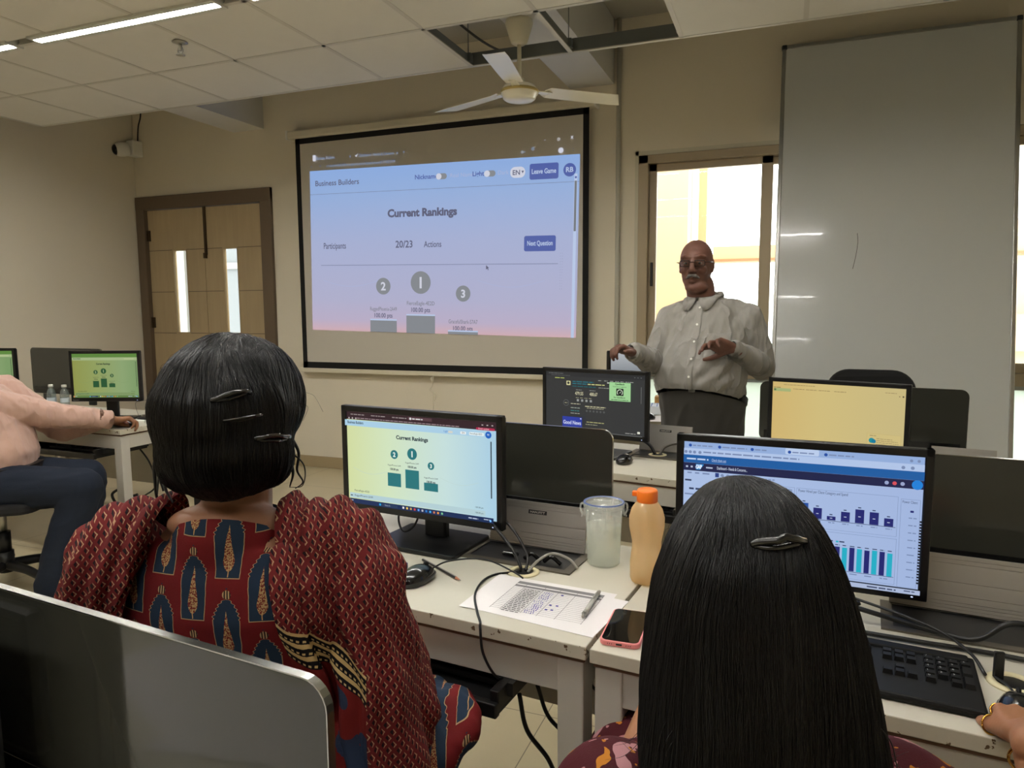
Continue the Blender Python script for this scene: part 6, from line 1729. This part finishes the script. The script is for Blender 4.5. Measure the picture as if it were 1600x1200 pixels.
def tail2(pts, r):
    if len(pts) < 6 or pts[-1].z > .93: return []
    p = pts[-1]; d = (pts[-1] - pts[-3]).normalized(); out = Vector((p.x, (p.y + .02) * .6, 0)); out = out.normalized() if out.length > 1e-4 else Vector((1, 0, 0))
    res = []; fl = r.uniform(.05, .35)
    for k in range(6):
        d = (d + out * fl * .35 + Vector((0, 0, .05 * fl))).normalized(); p = p + d * .008; res.append(p)
    return res
strands('hair_strands', hair2, seeds, flow2, 58, .0125, hair_m, hair2, (.0004, .0045), .00042, tail2)
# wisps that flip outward at the shoulders
bm = NB()
for s in (-1, 1):
    for k in range(22):
        y0 = r5.uniform(-.10, -.02); z0 = r5.uniform(.90, .97); x0 = s * r5.uniform(.112, .126) + .004; ln = r5.uniform(.02, .055)
        pts = [(x0 - s * .03, y0 + .01, z0 + .02), (x0 - s * .004, y0, z0 - .01), (x0 + s * .004, y0 - .004, z0 - .04), (x0 + s * (.008 + ln * .5), y0 - .008, z0 - .062 - ln * .2), (x0 + s * (.010 + ln), y0 - .01, z0 - .066 + r5.uniform(-.012, .012))]
        tube(bm, pts, r5.uniform(.0005, .0012), 4, 6, taper=.15)
for k in range(46):
    a = r5.uniform(0, 6.28); b_ = r5.uniform(.1, 1.2); d = Vector((math.cos(a) * math.sin(b_), math.sin(a) * math.sin(b_), math.cos(b_)))
    p = Vector((0, .008, 1.075)) + Vector((d.x * .098, d.y * .106, d.z * .114)); o_ = d * r5.uniform(.001, .004)
    tube(bm, [p - d * .003, p + o_ + Vector((d.x * .010, d.y * .012, -.006)), p + o_ + Vector((d.x * .012, d.y * .012, -.022))], .00022, 3, 4)
obj('flyaway_hairs', bm, hair_m, hair2)['kind'] = 'stuff'
h2 = BVHTree.FromPolygons([v.co for v in hair2.data.vertices], [tuple(p.vertices) for p in hair2.data.polygons])
clip(w2, h2, (-.030, -.09, 1.152), (.038, -.09, 1.158), 'curved glossy black hair clip below the crown', .0045, .012, .009)
gold_m = mat('gold', (214, 168, 84), .2, metal=1.)
def ring_on(name, c, d, rad, r_, label=None):
    x, y, _ = frame_from(d); bm = NB()
    tube(bm, [Vector(c) + rad * (math.cos(2 * math.pi * k / 24) * x + math.sin(2 * math.pi * k / 24) * y) for k in range(25)], r_, 8, 2); return obj(name, bm, gold_m, w2)
hdn = hd.normalized(); aw = (Vector(w2wR) - Vector(w2eR)).normalized()
ring_on('bangle', Vector(w2wR) - aw * .030 + Vector((0, 0, -.003)), aw + Vector((.1, 0, -.25)), .033, .0022)
tside = Vector((0, 0, 1)).cross(hdn).normalized()
nn_ = Vector((-.05, .1, 1)); nn_ = (nn_ - hdn * nn_.dot(hdn)).normalized(); tside = nn_.cross(hdn)
b0 = Vector(w2wR) + (hdn * .020 + tside * .022 - nn_ * .006) * .95
tv = (hdn * (1 - .42 * .45) + tside * .42 - nn_ * .35 * math.sin(R(35))).normalized()
ring_on('thumb_ring', b0 + tv * .048, tv, .0140, .0017)
a_ = R(38) * .8; sp_ = R(9); dd = hdn * math.cos(a_) - nn_ * math.sin(a_); dd = (dd * math.cos(sp_) + tside * math.sin(sp_) * math.cos(a_)).normalized()
ring_on('finger_ring', Vector(w2wR) + (hdn * .088 + tside * .030) * .95 + dd * .016, dd, .0108, .0016)

# ------------------------------------------------------------------ the man in pink at the left
w3 = thing('person', 'man in pale pink shirt and navy trousers, sitting with one arm along the left desk', 'person', (-3.524, 2.272, 0), CA)
f4 = Vector((.95, .31, 0)); l4 = Vector((-.31, .95, 0))
HP = head_matrix((-.255, .15, 1.275), (.85, .5))
T4 = [(-.10, .10, .50, .18, .15), (-.11, .10, .60, .19, .165), (-.110, .10, .70, .195, .185), (-.125, .11, .80, .195, .172), (-.145, .12, .90, .20, .145), (-.175, .13, .97, .205, .118), (-.19, .135, 1.02, .16, .092), (-.195, .135, 1.06, .075, .065)]
sR4, eR4, wR4 = (-.135, -.035, .985), (.075, .235, .868), (.278, .455, .806)
sL4, eL4, wL4 = (-.20, .32, .985), (.02, .44, .76), (.20, .52, .79)
def m3_body(bm):
    head(bm, HP); limb(bm, [(-.195, .135, 1.03), (-.24, .145, 1.17)], [.062, .058])
    loft(bm, [(a, b_, z, w - .02, h - .02) for a, b_, z, w, h in T4], f4)
    limb(bm, [sR4, eR4, wR4], [.05, .040, .030]); limb(bm, [sL4, eL4, wL4], [.05, .038, .028])
    hand(bm, wR4, (.72, .66, -.02), (-.1, .05, 1), True, (52, 48, 46, 50), 4, (.5, 50), 1.04); hand(bm, wL4, (.7, .7, -.05), (0, 0, 1), False, (30, 34, 36, 38), 6, (.6, 30))
    for h, k, a in LEGS4: limb(bm, [h, k, a, Vector(a) + f4 * .10 - Vector((0, 0, .05))], [.08, .052, .036, .03])
LEGS4 = [((-.06, -.01, .545), (.355, .035, .535), (.235, -.055, .09)), ((-.13, .19, .545), (.25, .25, .535), (.22, .20, .09))]
blob('body', m3_body, .005, skin('brown_skin_tone', (140, 98, 72)), w3, 3); eyes(HP, w3)
pink_m = mat('pale_pink_cotton', (190, 156, 142), .85, spec=.2, sheen=.2, bump=.12, bscale=500)
pf, pf2 = folds(.007, 9, (.6, .6, -.3), .8, 2.), folds(.004, 20, (.3, -.3, .6), 3, 7.)
wrinkle(pink_m, 10, 3., (R(60), R(30), 0), .7, .012)
def m3_shirt(bm):
    loft(bm, T4[:7], f4); limb(bm, [(-.192, .135, 1.02), (-.197, .137, 1.07)], [.09, .068])
    limb(bm, [sR4, eR4, wR4], [.080, .066, .046]); limb(bm, [sL4, eL4, wL4], [.082, .068, .045])
aR = (Vector(wR4) - Vector(eR4)).normalized(); aL = (Vector(wL4) - Vector(eL4)).normalized()
s3 = blob('shirt', m3_shirt, .006, pink_m, w3, 4, lambda c, n: pf(c, n) + pf2(c, n), cut=[(Vector((0, .1, .615)), Vector((.2, 0, 1))), (Vector(wR4) - aR * .002, -aR, .09), (Vector(wL4), -aL, .09), (Vector((-.197, .137, 1.09)), Vector((0, 0, -1)), .12)])
bm = NB(); cyl(bm, Vector(wR4) - aR * .07, Vector(wR4) + aR * .004, .052, .046, 28, cap=False); bmesh.ops.solidify(bm, geom=bm.faces[:], thickness=.003); obj('cuff', bm, pink_m, s3)
navy_m = mat('navy_denim', (30, 36, 48), .85, spec=.2, bump=.25, bscale=350)
tf4 = folds(.007, 12, (.8, .2, .2), 3, 3.)
def m3_tr(bm):
    loft(bm, [(-.10, .10, .47, .19, .16), (-.09, .10, .55, .195, .17), (-.085, .10, .63, .194, .175)], f4)
    for h, k, a in LEGS4: limb(bm, [h, k, Vector(a) + Vector((0, 0, -.02))], [.118, .092, .078])
blob('trousers', m3_tr, .0065, navy_m, w3, 5, lambda c, n: tf4(c, n))
bt3 = NB(); t = bmesh.new(); loft(t, [(-.085, .10, .615, .200, .182), (-.083, .10, .645, .200, .182)], f4, 40); join(bt3, t); obj('belt', bt3, mat('brown_black_leather', (26, 22, 20), .4), w3)
for h, k, a in LEGS4:
    hh = Vector((a[0], a[1], 0)) - f4 * .02
    def fs(b): shoe(b, hh, hh + f4 * .25)
    blob('shoe', fs, .007, mat('dark_shoe_suede', (34, 30, 28), .7), w3, 4, cut=[(Vector((0, 0, .004)), Vector((0, 0, 1)))])
# short dark hair (beyond the left edge of the picture)
def m3_hair(bm): ellipsoid(bm, (0, 0, 0), (.084, .104, .085), HP @ Matrix.Translation((0, .022, .045)))
blob('hair', m3_hair, .006, hair_m, w3, 3, cut=[(HP @ Vector((0, -.052, .04)), HP.to_3x3() @ Vector((0, .8, .6)))])
